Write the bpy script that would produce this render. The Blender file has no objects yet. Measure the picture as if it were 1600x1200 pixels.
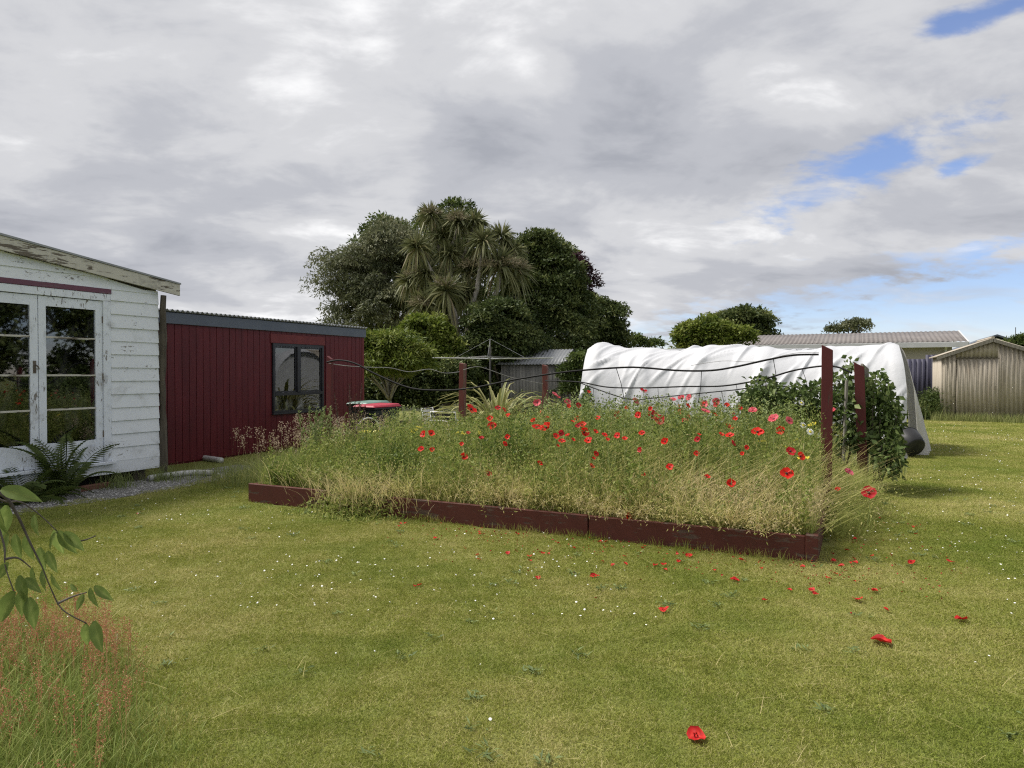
import bpy, bmesh, math, random
import numpy as np
from mathutils import Vector, Matrix, noise as mnoise

rad = math.radians
scene = bpy.context.scene
rng = np.random.default_rng(7)
random.seed(7)

# ------------------------------------------------------------------ camera
cam_data = bpy.data.cameras.new('camera')
cam = bpy.data.objects.new('camera', cam_data)
scene.collection.objects.link(cam)
cam.location = (0, 0, 1.6)
cam.rotation_euler = (rad(90 - 0.88), 0, 0)
cam_data.sensor_width = 36
cam_data.lens = 24.98
cam_data.clip_start = 0.05
cam_data.clip_end = 3000
scene.camera = cam

# ------------------------------------------------------------------ sky and sun
SUN_EL, SUN_AZ = rad(56), rad(287)          # azimuth clockwise from +Y: left of the camera, a little ahead
world = bpy.data.worlds.new('World')
scene.world = world
world.use_nodes = True


def N(nt, typ, **kw):
    n = nt.nodes.new(typ)
    for k, v in kw.items():
        setattr(n, k, v)
    return n


def L(nt, a, b):
    nt.links.new(a, b)


def val(nt, op, a, b=None, c=None, clamp=False):
    n = N(nt, 'ShaderNodeMath', operation=op, use_clamp=clamp)
    for i, x in enumerate((a, b, c)):
        if x is None:
            continue
        if isinstance(x, (int, float)):
            n.inputs[i].default_value = x
        else:
            L(nt, x, n.inputs[i])
    return n.outputs[0]


def vdot(nt, vec, v):
    n = N(nt, 'ShaderNodeVectorMath', operation='DOT_PRODUCT')
    L(nt, vec, n.inputs[0])
    n.inputs[1].default_value = v
    return n.outputs['Value']


def smooth(nt, x, lo, hi):
    n = N(nt, 'ShaderNodeMapRange', interpolation_type='SMOOTHSTEP')
    L(nt, x, n.inputs['Value'])
    n.inputs['From Min'].default_value = lo
    n.inputs['From Max'].default_value = hi
    return n.outputs['Result']


def mixc(nt, fac, a, b, mode='MIX'):
    n = N(nt, 'ShaderNodeMix', data_type='RGBA', blend_type=mode)
    for sock, x in ((n.inputs[0], fac), (n.inputs[6], a), (n.inputs[7], b)):
        if isinstance(x, (int, float)):
            sock.default_value = x
        elif isinstance(x, tuple):
            sock.default_value = (*x, 1) if len(x) == 3 else x
        else:
            L(nt, x, sock)
    return n.outputs[2]


def build_world():
    nt = world.node_tree
    nt.nodes.clear()
    out = N(nt, 'ShaderNodeOutputWorld')
    bg = N(nt, 'ShaderNodeBackground')
    bg.inputs['Strength'].default_value = 0.1
    sky = N(nt, 'ShaderNodeTexSky', sky_type='NISHITA')
    sky.sun_disc = False
    sky.sun_elevation = SUN_EL
    sky.sun_rotation = SUN_AZ
    sky.ozone_density = 5.0
    sky.air_density = 1.0
    sky.dust_density = 0.05
    tc = N(nt, 'ShaderNodeTexCoord')
    d = tc.outputs['Generated']
    sep = N(nt, 'ShaderNodeSeparateXYZ')
    L(nt, d, sep.inputs[0])
    x, y, z = sep.outputs
    zz = val(nt, 'ADD', val(nt, 'MAXIMUM', z, 0.0), 0.24)
    px, py = val(nt, 'DIVIDE', x, zz), val(nt, 'DIVIDE', y, zz)
    comb = N(nt, 'ShaderNodeCombineXYZ')
    L(nt, px, comb.inputs[0]); L(nt, py, comb.inputs[1])

    def cloud_noise(scale, detail, rough, dist, off):
        m = N(nt, 'ShaderNodeMapping')
        m.inputs['Location'].default_value = off
        m.inputs['Rotation'].default_value = (0, 0, rad(-20))
        m.inputs['Scale'].default_value = (1.0, 1.25, 1)
        L(nt, comb.outputs[0], m.inputs[0])
        t = N(nt, 'ShaderNodeTexNoise')
        t.inputs['Scale'].default_value = scale
        t.inputs['Detail'].default_value = detail
        t.inputs['Roughness'].default_value = rough
        t.inputs['Distortion'].default_value = dist
        L(nt, m.outputs[0], t.inputs['Vector'])
        return t.outputs['Fac']
    n1 = cloud_noise(1.0, 8, 0.52, 0.25, (3.1, 0.4, 0))
    n2 = cloud_noise(2.9, 9, 0.56, 0.35, (0.3, 5.2, 1))
    n3 = cloud_noise(6.5, 8, 0.6, 0.2, (7.7, 1.2, 2))
    # light and dark in the cloud deck
    b = val(nt, 'ADD', val(nt, 'MULTIPLY', n1, 0.58), val(nt, 'MULTIPLY', n2, 0.34))
    b = val(nt, 'ADD', b, val(nt, 'MULTIPLY', n3, 0.08))
    ramp = N(nt, 'ShaderNodeValToRGB')
    L(nt, b, ramp.inputs[0])
    cr = ramp.color_ramp
    cr.interpolation = 'EASE'
    stops = [(0.36, (2.45, 2.55, 2.85)), (0.46, (3.2, 3.28, 3.55)), (0.54, (4.1, 4.14, 4.3)), (0.64, (6.3, 6.3, 6.35))]
    cr.elements[0].position, cr.elements[0].color = stops[0][0], (*[c / 10 for c in stops[0][1]], 1)
    cr.elements[1].position, cr.elements[1].color = stops[-1][0], (*[c / 10 for c in stops[-1][1]], 1)
    for p, c in stops[1:-1]:
        e = cr.elements.new(p)
        e.color = (*[k / 10 for k in c], 1)
    cloud = mixc(nt, 1.0, ramp.outputs[0], (10, 10, 10), 'MULTIPLY')
    # openings: a clear band low in the east, two rifts in the deck
    wob = val(nt, 'MULTIPLY', val(nt, 'SUBTRACT', n2, 0.5), 0.34)
    wob2 = val(nt, 'MULTIPLY', val(nt, 'SUBTRACT', n3, 0.5), 0.34)
    w = val(nt, 'ADD', wob, wob2)
    band = val(nt, 'SUBTRACT', val(nt, 'ADD', val(nt, 'MULTIPLY', x, 0.235), 0.018), z)
    band = smooth(nt, val(nt, 'ADD', band, val(nt, 'MULTIPLY', w, 0.45)), -0.015, 0.035)

    def rift(c, t, la, lb):
        c = Vector(c).normalized()
        t = Vector(t); t = (t - c * t.dot(c)).normalized()
        n = c.cross(t).normalized()
        al = val(nt, 'DIVIDE', vdot(nt, d, t), la)
        ac = val(nt, 'DIVIDE', vdot(nt, d, n), lb)
        r = val(nt, 'SQRT', val(nt, 'ADD', val(nt, 'MULTIPLY', al, al), val(nt, 'MULTIPLY', ac, ac)))
        r = val(nt, 'ADD', r, val(nt, 'MULTIPLY', w, 11.0))
        front = smooth(nt, vdot(nt, d, c), 0.5, 0.6)
        return val(nt, 'MULTIPLY', val(nt, 'SUBTRACT', 1.0, smooth(nt, r, 0.15, 1.6)), front)
    r1 = rift((.418, .872, .250), (.133, -.074, .062), 0.105, 0.024)
    r2 = rift((.525, .763, .388), (.3, -.1, .05), 0.045, 0.010)
    r3 = rift((.515, .822, .238), (.3, -.1, .08), 0.018, 0.007)
    clear = val(nt, 'MAXIMUM', val(nt, 'MAXIMUM', band, r1), val(nt, 'MAXIMUM', r2, r3))
    # thin streaks of cloud remain across the clear band
    veil = smooth(nt, n2, 0.47, 0.66)
    clear = val(nt, 'MULTIPLY', val(nt, 'MULTIPLY', clear, 0.88), val(nt, 'SUBTRACT', 1.0, val(nt, 'MULTIPLY', veil, 0.5)))
    blue = mixc(nt, 1.0, sky.outputs[0], (.92, .86, .96), 'MULTIPLY')
    col = mixc(nt, clear, cloud, blue)
    L(nt, col, bg.inputs['Color'])
    L(nt, bg.outputs[0], out.inputs['Surface'])


build_world()

sun_data = bpy.data.lights.new('sun', 'SUN')
sun_data.energy = 3.3
sun_data.angle = rad(16)
sun_data.color = (1.0, 0.95, 0.87)
sun = bpy.data.objects.new('sun', sun_data)
scene.collection.objects.link(sun)
sdir = Vector((math.sin(SUN_AZ) * math.cos(SUN_EL), math.cos(SUN_AZ) * math.cos(SUN_EL), math.sin(SUN_EL)))
sun.rotation_euler = sdir.to_track_quat('Z', 'Y').to_euler()
sun.location = sdir * 60

vs = scene.view_settings
vs.view_transform = 'Standard'
vs.look = 'None'
vs.gamma = 1
vs.exposure = 0.72
vs.use_curve_mapping = False
scene.cycles.use_denoising = False
scene.cycles.filter_width = 1.2

# ------------------------------------------------------------------ helpers
CS, SN = math.cos(rad(26)), math.sin(rad(26))
GX, GY = 2.57, 5.94                      # the near right corner of the raised bed is the yard grid's origin
GRID_ROT = rad(-26)


def gw(a, b, z=0.0):
    return Vector((GX + CS * a + SN * b, GY - SN * a + CS * b, z))


def gw_np(a, b, z):
    return np.stack([GX + CS * a + SN * b, GY - SN * a + CS * b, z + 0 * a], 1)


def view(px, py, Y):
    """Point at distance Y north of the tripod, from measured angles."""
    return Vector(((px - 800) / 1110 * Y, Y, 1.6 - (py - 583) / 1110 * Y))


def link(o, parent=None):
    scene.collection.objects.link(o)
    if parent is not None:
        o.parent = parent
    return o


def tag(o, label=None, cat=None, group=None, kind=None):
    if label: o['label'] = label
    if cat: o['category'] = cat
    if group: o['group'] = group
    if kind: o['kind'] = kind
    return o


def empty(name, loc, rz=0.0, parent=None):
    o = bpy.data.objects.new(name, None)
    o.location = loc
    o.rotation_euler = (0, 0, rz)
    o.empty_display_size = 0.2
    return link(o, parent)


def obj(name, me, parent=None):
    return link(bpy.data.objects.new(name, me), parent)


class MB:
    def __init__(self):
        self.v, self.f = [], []

    def box(self, x0, x1, y0, y1, z0, z1):
        i = len(self.v)
        self.v += [(x0, y0, z0), (x1, y0, z0), (x1, y1, z0), (x0, y1, z0), (x0, y0, z1), (x1, y0, z1), (x1, y1, z1), (x0, y1, z1)]
        self.f += [tuple(i + k for k in q) for q in ((3, 2, 1, 0), (4, 5, 6, 7), (0, 1, 5, 4), (1, 2, 6, 5), (2, 3, 7, 6), (3, 0, 4, 7))]
        return self

    def hexa(self, p):
        """Eight corners: bottom ring then top ring."""
        i = len(self.v)
        self.v += [tuple(q) for q in p]
        self.f += [tuple(i + k for k in q) for q in ((3, 2, 1, 0), (4, 5, 6, 7), (0, 1, 5, 4), (1, 2, 6, 5), (2, 3, 7, 6), (3, 0, 4, 7))]
        return self

    def tube(self, pts, r, n=6, cap=True):
        pts = [Vector(p) for p in pts]
        if not isinstance(r, (list, tuple)):
            r = [r] * len(pts)
        i0 = len(self.v)
        up = None
        for k, p in enumerate(pts):
            t = (pts[min(k + 1, len(pts) - 1)] - pts[max(k - 1, 0)]).normalized()
            if up is None:
                up = Vector((0, 0, 1)) if abs(t.z) < 0.9 else Vector((1, 0, 0))
            s = t.cross(up).normalized()
            up = s.cross(t).normalized()
            for j in range(n):
                an = 2 * math.pi * j / n
                self.v.append(tuple(p + (s * math.cos(an) + up * math.sin(an)) * r[k]))
        for k in range(len(pts) - 1):
            for j in range(n):
                a, b = i0 + k * n + j, i0 + k * n + (j + 1) % n
                self.f.append((a, b, b + n, a + n))
        if cap:
            self.f.append(tuple(i0 + j for j in reversed(range(n))))
            self.f.append(tuple(i0 + (len(pts) - 1) * n + j for j in range(n)))
        return self

    def poly(self, pts):
        i = len(self.v)
        self.v += [tuple(p) for p in pts]
        self.f.append(tuple(range(i, i + len(pts))))
        return self

    def prism(self, pts, ext):
        """Polygon pts extruded by vector ext."""
        n, i = len(pts), len(self.v)
        e = Vector(ext)
        self.v += [tuple(p) for p in pts] + [tuple(Vector(p) + e) for p in pts]
        self.f.append(tuple(reversed(range(i, i + n))))
        self.f.append(tuple(range(i + n, i + 2 * n)))
        for k in range(n):
            self.f.append((i + k, i + (k + 1) % n, i + n + (k + 1) % n, i + n + k))
        return self

    def lathe(self, prof, n=20, c=(0, 0, 0)):
        i0 = len(self.v)
        for r, z in prof:
            for j in range(n):
                a = 2 * math.pi * j / n
                self.v.append((c[0] + r * math.cos(a), c[1] + r * math.sin(a), c[2] + z))
        for k in range(len(prof) - 1):
            for j in range(n):
                a, b = i0 + k * n + j, i0 + k * n + (j + 1) % n
                self.f.append((a, b, b + n, a + n))
        return self

    def mesh(self, name, mat=None, smooth=False, bevel=0.0, fix=True):
        me = bpy.data.meshes.new(name)
        me.from_pydata(self.v, [], self.f)
        if bevel or fix:
            bm = bmesh.new()
            bm.from_mesh(me)
            if bevel:
                bmesh.ops.bevel(bm, geom=[e for e in bm.edges], offset=bevel, segments=1, affect='EDGES', profile=0.5)
            bmesh.ops.recalc_face_normals(bm, faces=bm.faces)
            bm.to_mesh(me)
            bm.free()
        if mat: me.materials.append(mat)
        if smooth: me.shade_smooth()
        return me

    def build(self, name, mat=None, parent=None, **kw):
        return obj(name, self.mesh(name, mat, **kw), parent)


def npmesh(name, V, faces, mat=None, tint=None, smooth=False):
    me = bpy.data.meshes.new(name)
    V = np.asarray(V, dtype=np.float32)
    me.vertices.add(len(V))
    me.vertices.foreach_set('co', V.ravel())
    faces = [np.asarray(f, dtype=np.int32) for f in faces if len(f)]
    nl = sum(f.size for f in faces)
    npoly = sum(len(f) for f in faces)
    me.loops.add(nl)
    me.loops.foreach_set('vertex_index', np.concatenate([f.ravel() for f in faces]))
    me.polygons.add(npoly)
    st, o = [], 0
    for f in faces:
        st.append(o + np.arange(len(f)) * f.shape[1])
        o += f.size
    me.polygons.foreach_set('loop_start', np.concatenate(st).astype(np.int32))
    if smooth:
        me.polygons.foreach_set('use_smooth', np.ones(npoly, dtype=bool))
    if tint is not None:
        at = me.attributes.new('tint', 'FLOAT', 'POINT')
        at.data.foreach_set('value', np.asarray(tint, dtype=np.float32))
    me.update(calc_edges=True)
    if mat: me.materials.append(mat)
    return me


class Cloud:
    """Collects many small leaves, blades and pods into one mesh."""
    def __init__(self):
        self.V, self.T, self.F3, self.F4, self.n = [], [], [], [], 0

    def add(self, V, tint, f3=None, f4=None):
        V = np.asarray(V).reshape(-1, 3)
        self.V.append(V); self.T.append(np.asarray(tint).ravel())
        if f3 is not None: self.F3.append(f3 + self.n)
        if f4 is not None: self.F4.append(f4 + self.n)
        self.n += len(V)

    def leaves(self, P, D, Lh, Wd, tint, fold=0.25, roll=None):
        """P base (n,3); D direction (n,3); folded diamond leaves."""
        n = len(P)
        D = D / (np.linalg.norm(D, axis=1, keepdims=True) + 1e-9)
        rnd = rng.normal(size=(n, 3)) if roll is None else roll
        S = np.cross(D, rnd); S /= (np.linalg.norm(S, axis=1, keepdims=True) + 1e-9)
        U = np.cross(S, D)
        Lh = np.broadcast_to(np.asarray(Lh, float), (n,))[:, None]
        Wd = np.broadcast_to(np.asarray(Wd, float), (n,))[:, None]
        mid = P + D * Lh * 0.45 + U * Wd * fold
        V = np.stack([P, mid - S * Wd * .5, P + D * Lh, mid + S * Wd * .5], 1)
        i = np.arange(n)[:, None] * 4
        f = np.concatenate([i + np.array([[0, 1, 2]]), i + np.array([[0, 2, 3]])])
        self.add(V, np.repeat(np.broadcast_to(tint, (n,)), 4), f3=f)

    def blades(self, P, H, ang, bend, W, t0, t1, segs=3, face=None, lean=0.0):
        """Curved tapering ribbons; tint runs from t0 at the foot to t1 at the tip."""
        n = len(P)
        H, ang, bend, W, t0, t1, lean = [np.broadcast_to(np.asarray(q, float), (n,)) for q in (H, ang, bend, W, t0, t1, lean)]
        d = np.stack([np.cos(ang), np.sin(ang), 0 * ang], 1)
        fa = rng.uniform(0, math.pi, n) if face is None else face
        s = np.stack([np.cos(fa), np.sin(fa), 0 * fa], 1)
        rows, tr = [], []
        for k in range(segs + 1):
            t = k / segs
            c = P + d * (H * (lean * t + bend * t * t))[:, None]
            c = c + np.array([0, 0, 1.0]) * (H * (t - 0.42 * bend * t * t - .25 * lean * t))[:, None]
            w = (W * (1 - t) ** 0.6 * 0.5)[:, None]
            if k < segs:
                rows += [c - s * w, c + s * w]
                tr += [t0 + (t1 - t0) * t] * 2
            else:
                rows.append(c)
                tr.append(t1)
        V = np.stack(rows, 1)
        m = 2 * segs + 1
        i = np.arange(n)[:, None] * m
        f4 = [i + np.array([[2 * k, 2 * k + 1, 2 * k + 3, 2 * k + 2]]) for k in range(segs - 1)]
        f3 = i + np.array([[2 * segs - 2, 2 * segs - 1, 2 * segs]])
        self.add(V, np.stack(tr, 1), f3=f3, f4=np.concatenate(f4) if f4 else None)
        return V[:, -1]

    def pods(self, P, r, h, tint):
        n = len(P)
        r = np.broadcast_to(np.asarray(r, float), (n,))[:, None]
        h = np.broadcast_to(np.asarray(h, float), (n,))[:, None]
        X, Y, Z = np.eye(3)
        V = np.stack([P, P + X * r + Z * h * .55, P + Y * r + Z * h * .55, P - X * r + Z * h * .55, P - Y * r + Z * h * .55, P + Z * h], 1)
        i = np.arange(n)[:, None] * 6
        f = np.concatenate([i + np.array([q]) for q in ([0, 2, 1], [0, 3, 2], [0, 4, 3], [0, 1, 4], [5, 1, 2], [5, 2, 3], [5, 3, 4], [5, 4, 1])])
        self.add(V, np.repeat(np.broadcast_to(tint, (n,)), 6), f3=f)

    def mesh(self, name, mat):
        fs = []
        if self.F3: fs.append(np.concatenate(self.F3))
        if self.F4: fs.append(np.concatenate(self.F4))
        return npmesh(name, np.concatenate(self.V), fs, mat, np.concatenate(self.T))

    def build(self, name, mat, parent=None):
        return obj(name, self.mesh(name, mat), parent)


def np_noise(a, b, sc, seed=0.0):
    return np.array([mnoise.noise((x * sc + seed, y * sc - seed, seed * 1.7)) for x, y in zip(a, b)])


def unit(n):
    v = rng.normal(size=(n, 3))
    return v / np.linalg.norm(v, axis=1, keepdims=True)


# ------------------------------------------------------------------ materials
def nmat(name):
    m = bpy.data.materials.new(name)
    m.use_nodes = True
    nt = m.node_tree
    return m, nt, nt.nodes['Principled BSDF']


def coords(nt, stretch=(1, 1, 1), rot=0.0):
    g = N(nt, 'ShaderNodeNewGeometry')
    m0 = N(nt, 'ShaderNodeMapping')
    m0.inputs['Rotation'].default_value = (0, 0, rot)
    L(nt, g.outputs['Position'], m0.inputs[0])
    m = N(nt, 'ShaderNodeMapping')
    m.inputs['Scale'].default_value = stretch
    L(nt, m0.outputs[0], m.inputs[0])
    return m.outputs[0]


def tex(nt, vec, scale, detail=5, rough=0.55, dist=0.0):
    t = N(nt, 'ShaderNodeTexNoise')
    t.inputs['Scale'].default_value = scale
    t.inputs['Detail'].default_value = detail
    t.inputs['Roughness'].default_value = rough
    t.inputs['Distortion'].default_value = dist
    L(nt, vec, t.inputs['Vector'])
    return t.outputs['Fac']


def rampc(nt, fac, stops, interp='LINEAR'):
    r = N(nt, 'ShaderNodeValToRGB')
    cr = r.color_ramp
    cr.interpolation = interp
    L(nt, fac, r.inputs[0])
    cr.elements[0].position, cr.elements[0].color = stops[0][0], (*stops[0][1], 1)
    cr.elements[1].position, cr.elements[1].color = stops[-1][0], (*stops[-1][1], 1)
    for p, c in stops[1:-1]:
        cr.elements.new(p).color = (*c, 1)
    return r.outputs[0]


def bump(nt, bsdf, h, strength, dist=0.02):
    b = N(nt, 'ShaderNodeBump')
    b.inputs['Strength'].default_value = strength
    b.inputs['Distance'].default_value = dist
    L(nt, h, b.inputs['Height'])
    L(nt, b.outputs[0], bsdf.inputs['Normal'])


def surf(name, stops, scale=4, stretch=(1, 1, 1), rot=0.0, rough=0.75, bmp=0.2, bscale=None, detail=6, metal=0.0, spec=0.3, dist=0.01):
    m, nt, b = nmat(name)
    c = coords(nt, stretch, rot)
    L(nt, rampc(nt, tex(nt, c, scale, detail), stops), b.inputs['Base Color'])
    b.inputs['Roughness'].default_value = rough
    b.inputs['Metallic'].default_value = metal
    b.inputs['Specular IOR Level'].default_value = spec
    if bmp: bump(nt, b, tex(nt, c, bscale or scale * 6, 6, 0.65), bmp, dist)
    return m


def paint(name, base, base2, under, amount=0.42, scale=9, stretch=(1, 1, 1), rot=rad(26), rough=0.6, dirt=(0.12, 0.11, 0.09), dirt_amt=0.4, edge=0.04):
    """Old paint: two close tones, flaked patches down to timber, dirt stains."""
    m, nt, b = nmat(name)
    c = coords(nt, stretch, rot)
    c1 = coords(nt)
    body = mixc(nt, tex(nt, c1, 2.5, 4), base, base2)
    d = smooth(nt, tex(nt, c1, 3.1, 8, 0.7, 0.6), 0.52, 0.74)
    body = mixc(nt, val(nt, 'MULTIPLY', d, dirt_amt), body, dirt)
    big = tex(nt, c1, 1.6, 3)
    fine = tex(nt, c, scale, 7, 0.68, 0.3)
    f = val(nt, 'ADD', val(nt, 'MULTIPLY', fine, 0.7), val(nt, 'MULTIPLY', big, 0.3))
    mask = smooth(nt, f, 1 - amount, 1 - amount + edge)
    col = mixc(nt, mask, body, rampc(nt, tex(nt, c, scale * 3, 4), [(0.3, tuple(k * .6 for k in under)), (0.7, under)]))
    L(nt, col, b.inputs['Base Color'])
    b.inputs['Roughness'].default_value = rough
    b.inputs['Specular IOR Level'].default_value = 0.3
    h = val(nt, 'SUBTRACT', val(nt, 'MULTIPLY', tex(nt, c, scale * 5, 4), 0.25), mask)
    bump(nt, b, h, 0.35, 0.004)
    return m


def leafmat(name, stops, trans=0.3, rough=0.55, pos_scale=0.6, pos_amt=0.35, spec=0.25):
    m, nt, b = nmat(name)
    at = N(nt, 'ShaderNodeAttribute', attribute_name='tint')
    c = coords(nt)
    t = val(nt, 'ADD', at.outputs['Fac'], val(nt, 'MULTIPLY', val(nt, 'SUBTRACT', tex(nt, c, pos_scale, 4), 0.5), pos_amt))
    col = rampc(nt, t, stops)
    L(nt, col, b.inputs['Base Color'])
    b.inputs['Roughness'].default_value = rough
    b.inputs['Specular IOR Level'].default_value = spec
    if trans:
        tr = N(nt, 'ShaderNodeBsdfTranslucent')
        L(nt, col, tr.inputs['Color'])
        mx = N(nt, 'ShaderNodeMixShader')
        mx.inputs[0].default_value = trans
        L(nt, b.outputs[0], mx.inputs[1]); L(nt, tr.outputs[0], mx.inputs[2])
        L(nt, mx.outputs[0], nt.nodes['Material Output'].inputs['Surface'])
    return m


M = {}
M['soil'] = surf('soil', [(0.3, (.035, .026, .018)), (0.7, (.085, .065, .045))], 9, bmp=0.8, dist=0.03)
M['white_paint'] = paint('white_paint', (.76, .79, .83), (.66, .69, .73), (.24, .22, .19), amount=0.405, scale=20, stretch=(1, .6, 1.6), dirt=(.30, .30, .28), dirt_amt=.5)
M['white_trim'] = paint('white_trim', (.74, .78, .84), (.64, .68, .74), (.26, .24, .22), amount=0.43, scale=17, stretch=(1.6, 1.6, .5), dirt=(.22, .21, .19), dirt_amt=.6)
M['barge_paint'] = paint('barge_paint', (.55, .53, .46), (.46, .44, .38), (.15, .125, .095), amount=0.47, scale=9, stretch=(.9, .35, 2.6), dirt_amt=.6)
M['purple_paint'] = paint('purple_paint', (.16, .055, .085), (.12, .06, .09), (.21, .17, .19), amount=0.45, scale=9, stretch=(1, .25, 3), dirt_amt=.3)
M['gap_shade'] = surf('gap_shade', [(0.3, (.018, .016, .014)), (0.7, (.04, .036, .03))], 6)
M['old_post'] = surf('old_post', [(0.3, (.05, .042, .03)), (0.7, (.15, .13, .10))], 7, stretch=(3, 3, .35), bmp=0.8, dist=0.03)
M['red_board'] = surf('red_board', [(0.3, (.080, .0085, .0125)), (0.7, (.118, .0125, .017))], 3, stretch=(2, 2, .4), rough=0.55, bmp=0.15, bscale=40)
M['red_trim'] = surf('red_trim', [(0.3, (.115, .018, .02)), (0.7, (.16, .03, .03))], 4, rough=0.6, bmp=0.15)
M['red_post'] = paint('red_post', (.115, .022, .022), (.085, .018, .02), (.10, .065, .05), amount=0.40, scale=7, stretch=(2.5, 2.5, .3), dirt=(.07, .04, .035))
M['red_post_old'] = paint('red_post_old', (.15, .045, .032), (.11, .034, .028), (.17, .11, .075), amount=0.5, scale=7, stretch=(2.5, 2.5, .3), dirt=(.07, .04, .035))
M['bed_timber'] = paint('bed_timber', (.105, .028, .020), (.072, .022, .016), (.115, .075, .058), amount=0.46, scale=8, stretch=(.5, .5, 2.5), dirt=(.055, .035, .028), dirt_amt=.7, rough=.7)
M['fascia'] = surf('fascia', [(0.3, (.085, .10, .13)), (0.7, (.11, .125, .155))], 2, rough=0.45, bmp=0.05)
M['roof_iron'] = surf('roof_iron', [(0.3, (.20, .21, .22)), (0.7, (.32, .33, .34))], 1.5, rough=0.5, bmp=0.05)
M['roof_brown'] = surf('roof_brown', [(0.3, (.15, .135, .13)), (0.7, (.21, .19, .18))], 1.2, rough=0.6, bmp=0.1)
M['window_frame'] = surf('window_frame', [(0.3, (.018, .018, .022)), (0.7, (.03, .03, .034))], 5, rough=0.4, bmp=0.05)
M['house_wall'] = surf('house_wall', [(0.3, (.40, .37, .33)), (0.7, (.48, .45, .40))], 1.5, rough=0.8, bmp=0.1)
M['white_gutter'] = surf('white_gutter', [(0.3, (.55, .56, .56)), (0.7, (.66, .66, .66))], 3, rough=0.4, bmp=0.03)
M['blue_iron'] = surf('blue_iron', [(0.3, (.045, .045, .075)), (0.7, (.075, .072, .11))], 2.2, stretch=(1, 1, .4), rough=0.6, bmp=0.1)
M['shed_iron'] = None
M['grey_fence'] = surf('grey_fence', [(0.3, (.07, .07, .068)), (0.7, (.16, .155, .145))], 5, stretch=(3, 3, .4), bmp=0.5)
M['grey_shed'] = surf('grey_shed', [(0.3, (.13, .13, .125)), (0.7, (.26, .25, .235))], 2.5, stretch=(2, 2, .5), rough=0.7, bmp=0.2)
M['grey_stake'] = surf('grey_stake', [(0.3, (.14, .13, .11)), (0.7, (.27, .25, .22))], 9, stretch=(3, 3, .3), bmp=0.5)
M['bark'] = surf('bark', [(0.3, (.055, .045, .035)), (0.7, (.15, .125, .10))], 8, stretch=(2, 2, .5), bmp=0.7, dist=0.03)
M['pale_bark'] = surf('pale_bark', [(0.3, (.19, .17, .145)), (0.7, (.40, .37, .32))], 8, stretch=(2, 2, .6), bmp=0.6, dist=0.03)
M['twig'] = surf('twig', [(0.3, (.05, .04, .035)), (0.7, (.14, .12, .105))], 30, bmp=0.4)
M['black_hose'] = surf('black_hose', [(0.3, (.008, .008, .008)), (0.7, (.02, .02, .02))], 12, rough=0.6, bmp=0.1, spec=0.15)
M['pale_hose'] = surf('pale_hose', [(0.3, (.22, .21, .20)), (0.7, (.38, .37, .35))], 12, rough=0.4, bmp=0.1)
M['wire'] = surf('wire', [(0.3, (.10, .10, .10)), (0.7, (.22, .22, .22))], 12, rough=0.45, metal=0.6, bmp=0)
M['galv'] = surf('galv', [(0.3, (.42, .43, .44)), (0.7, (.58, .59, .60))], 6, rough=0.35, metal=0.5, bmp=0.05)
M['dark_metal'] = surf('dark_metal', [(0.3, (.035, .035, .035)), (0.7, (.075, .07, .065))], 8, rough=0.5, metal=0.3)
M['white_tube'] = surf('white_tube', [(0.3, (.55, .55, .54)), (0.7, (.70, .70, .69))], 8, rough=0.4, bmp=0.05)
M['pvc'] = surf('pvc', [(0.3, (.42, .42, .40)), (0.7, (.60, .60, .58))], 6, rough=0.4, bmp=0.05)
M['bin_body'] = surf('bin_body', [(0.3, (.018, .024, .024)), (0.7, (.03, .037, .037))], 5, rough=0.5, bmp=0.05)
M['bin_lid'] = surf('bin_lid', [(0.3, (.30, .022, .045)), (0.7, (.40, .035, .06))], 4, rough=0.45, bmp=0.05)
M['teal_lid'] = surf('teal_lid', [(0.3, (.11, .20, .17)), (0.7, (.16, .26, .22))], 4, rough=0.45, bmp=0.05)
M['yellow_plastic'] = surf('yellow_plastic', [(0.3, (.60, .52, .08)), (0.7, (.75, .66, .14))], 4, rough=0.4, bmp=0.05)
M['tub_black'] = surf('tub_black', [(0.3, (.016, .016, .017)), (0.7, (.04, .04, .042))], 5, rough=0.45, bmp=0.15)
M['tub_end'] = surf('tub_end', [(0.3, (.22, .16, .11)), (0.7, (.42, .33, .25))], 6, rough=0.8, bmp=0.3)
M['rust'] = surf('rust', [(0.3, (.09, .07, .055)), (0.7, (.20, .17, .14))], 40, rough=0.6, metal=0.5)
M['orange_tile'] = surf('orange_tile', [(0.3, (.30, .14, .08)), (0.7, (.40, .20, .12))], 3, rough=0.8)
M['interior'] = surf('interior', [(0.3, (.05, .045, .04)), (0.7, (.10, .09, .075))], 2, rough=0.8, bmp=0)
M['furniture'] = surf('furniture', [(0.3, (.06, .045, .03)), (0.7, (.14, .11, .075))], 4, rough=0.6)
M['brick_red'] = surf('brick_red', [(0.3, (.12, .055, .035)), (0.7, (.20, .10, .07))], 8, rough=0.85, bmp=0.4)


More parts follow.
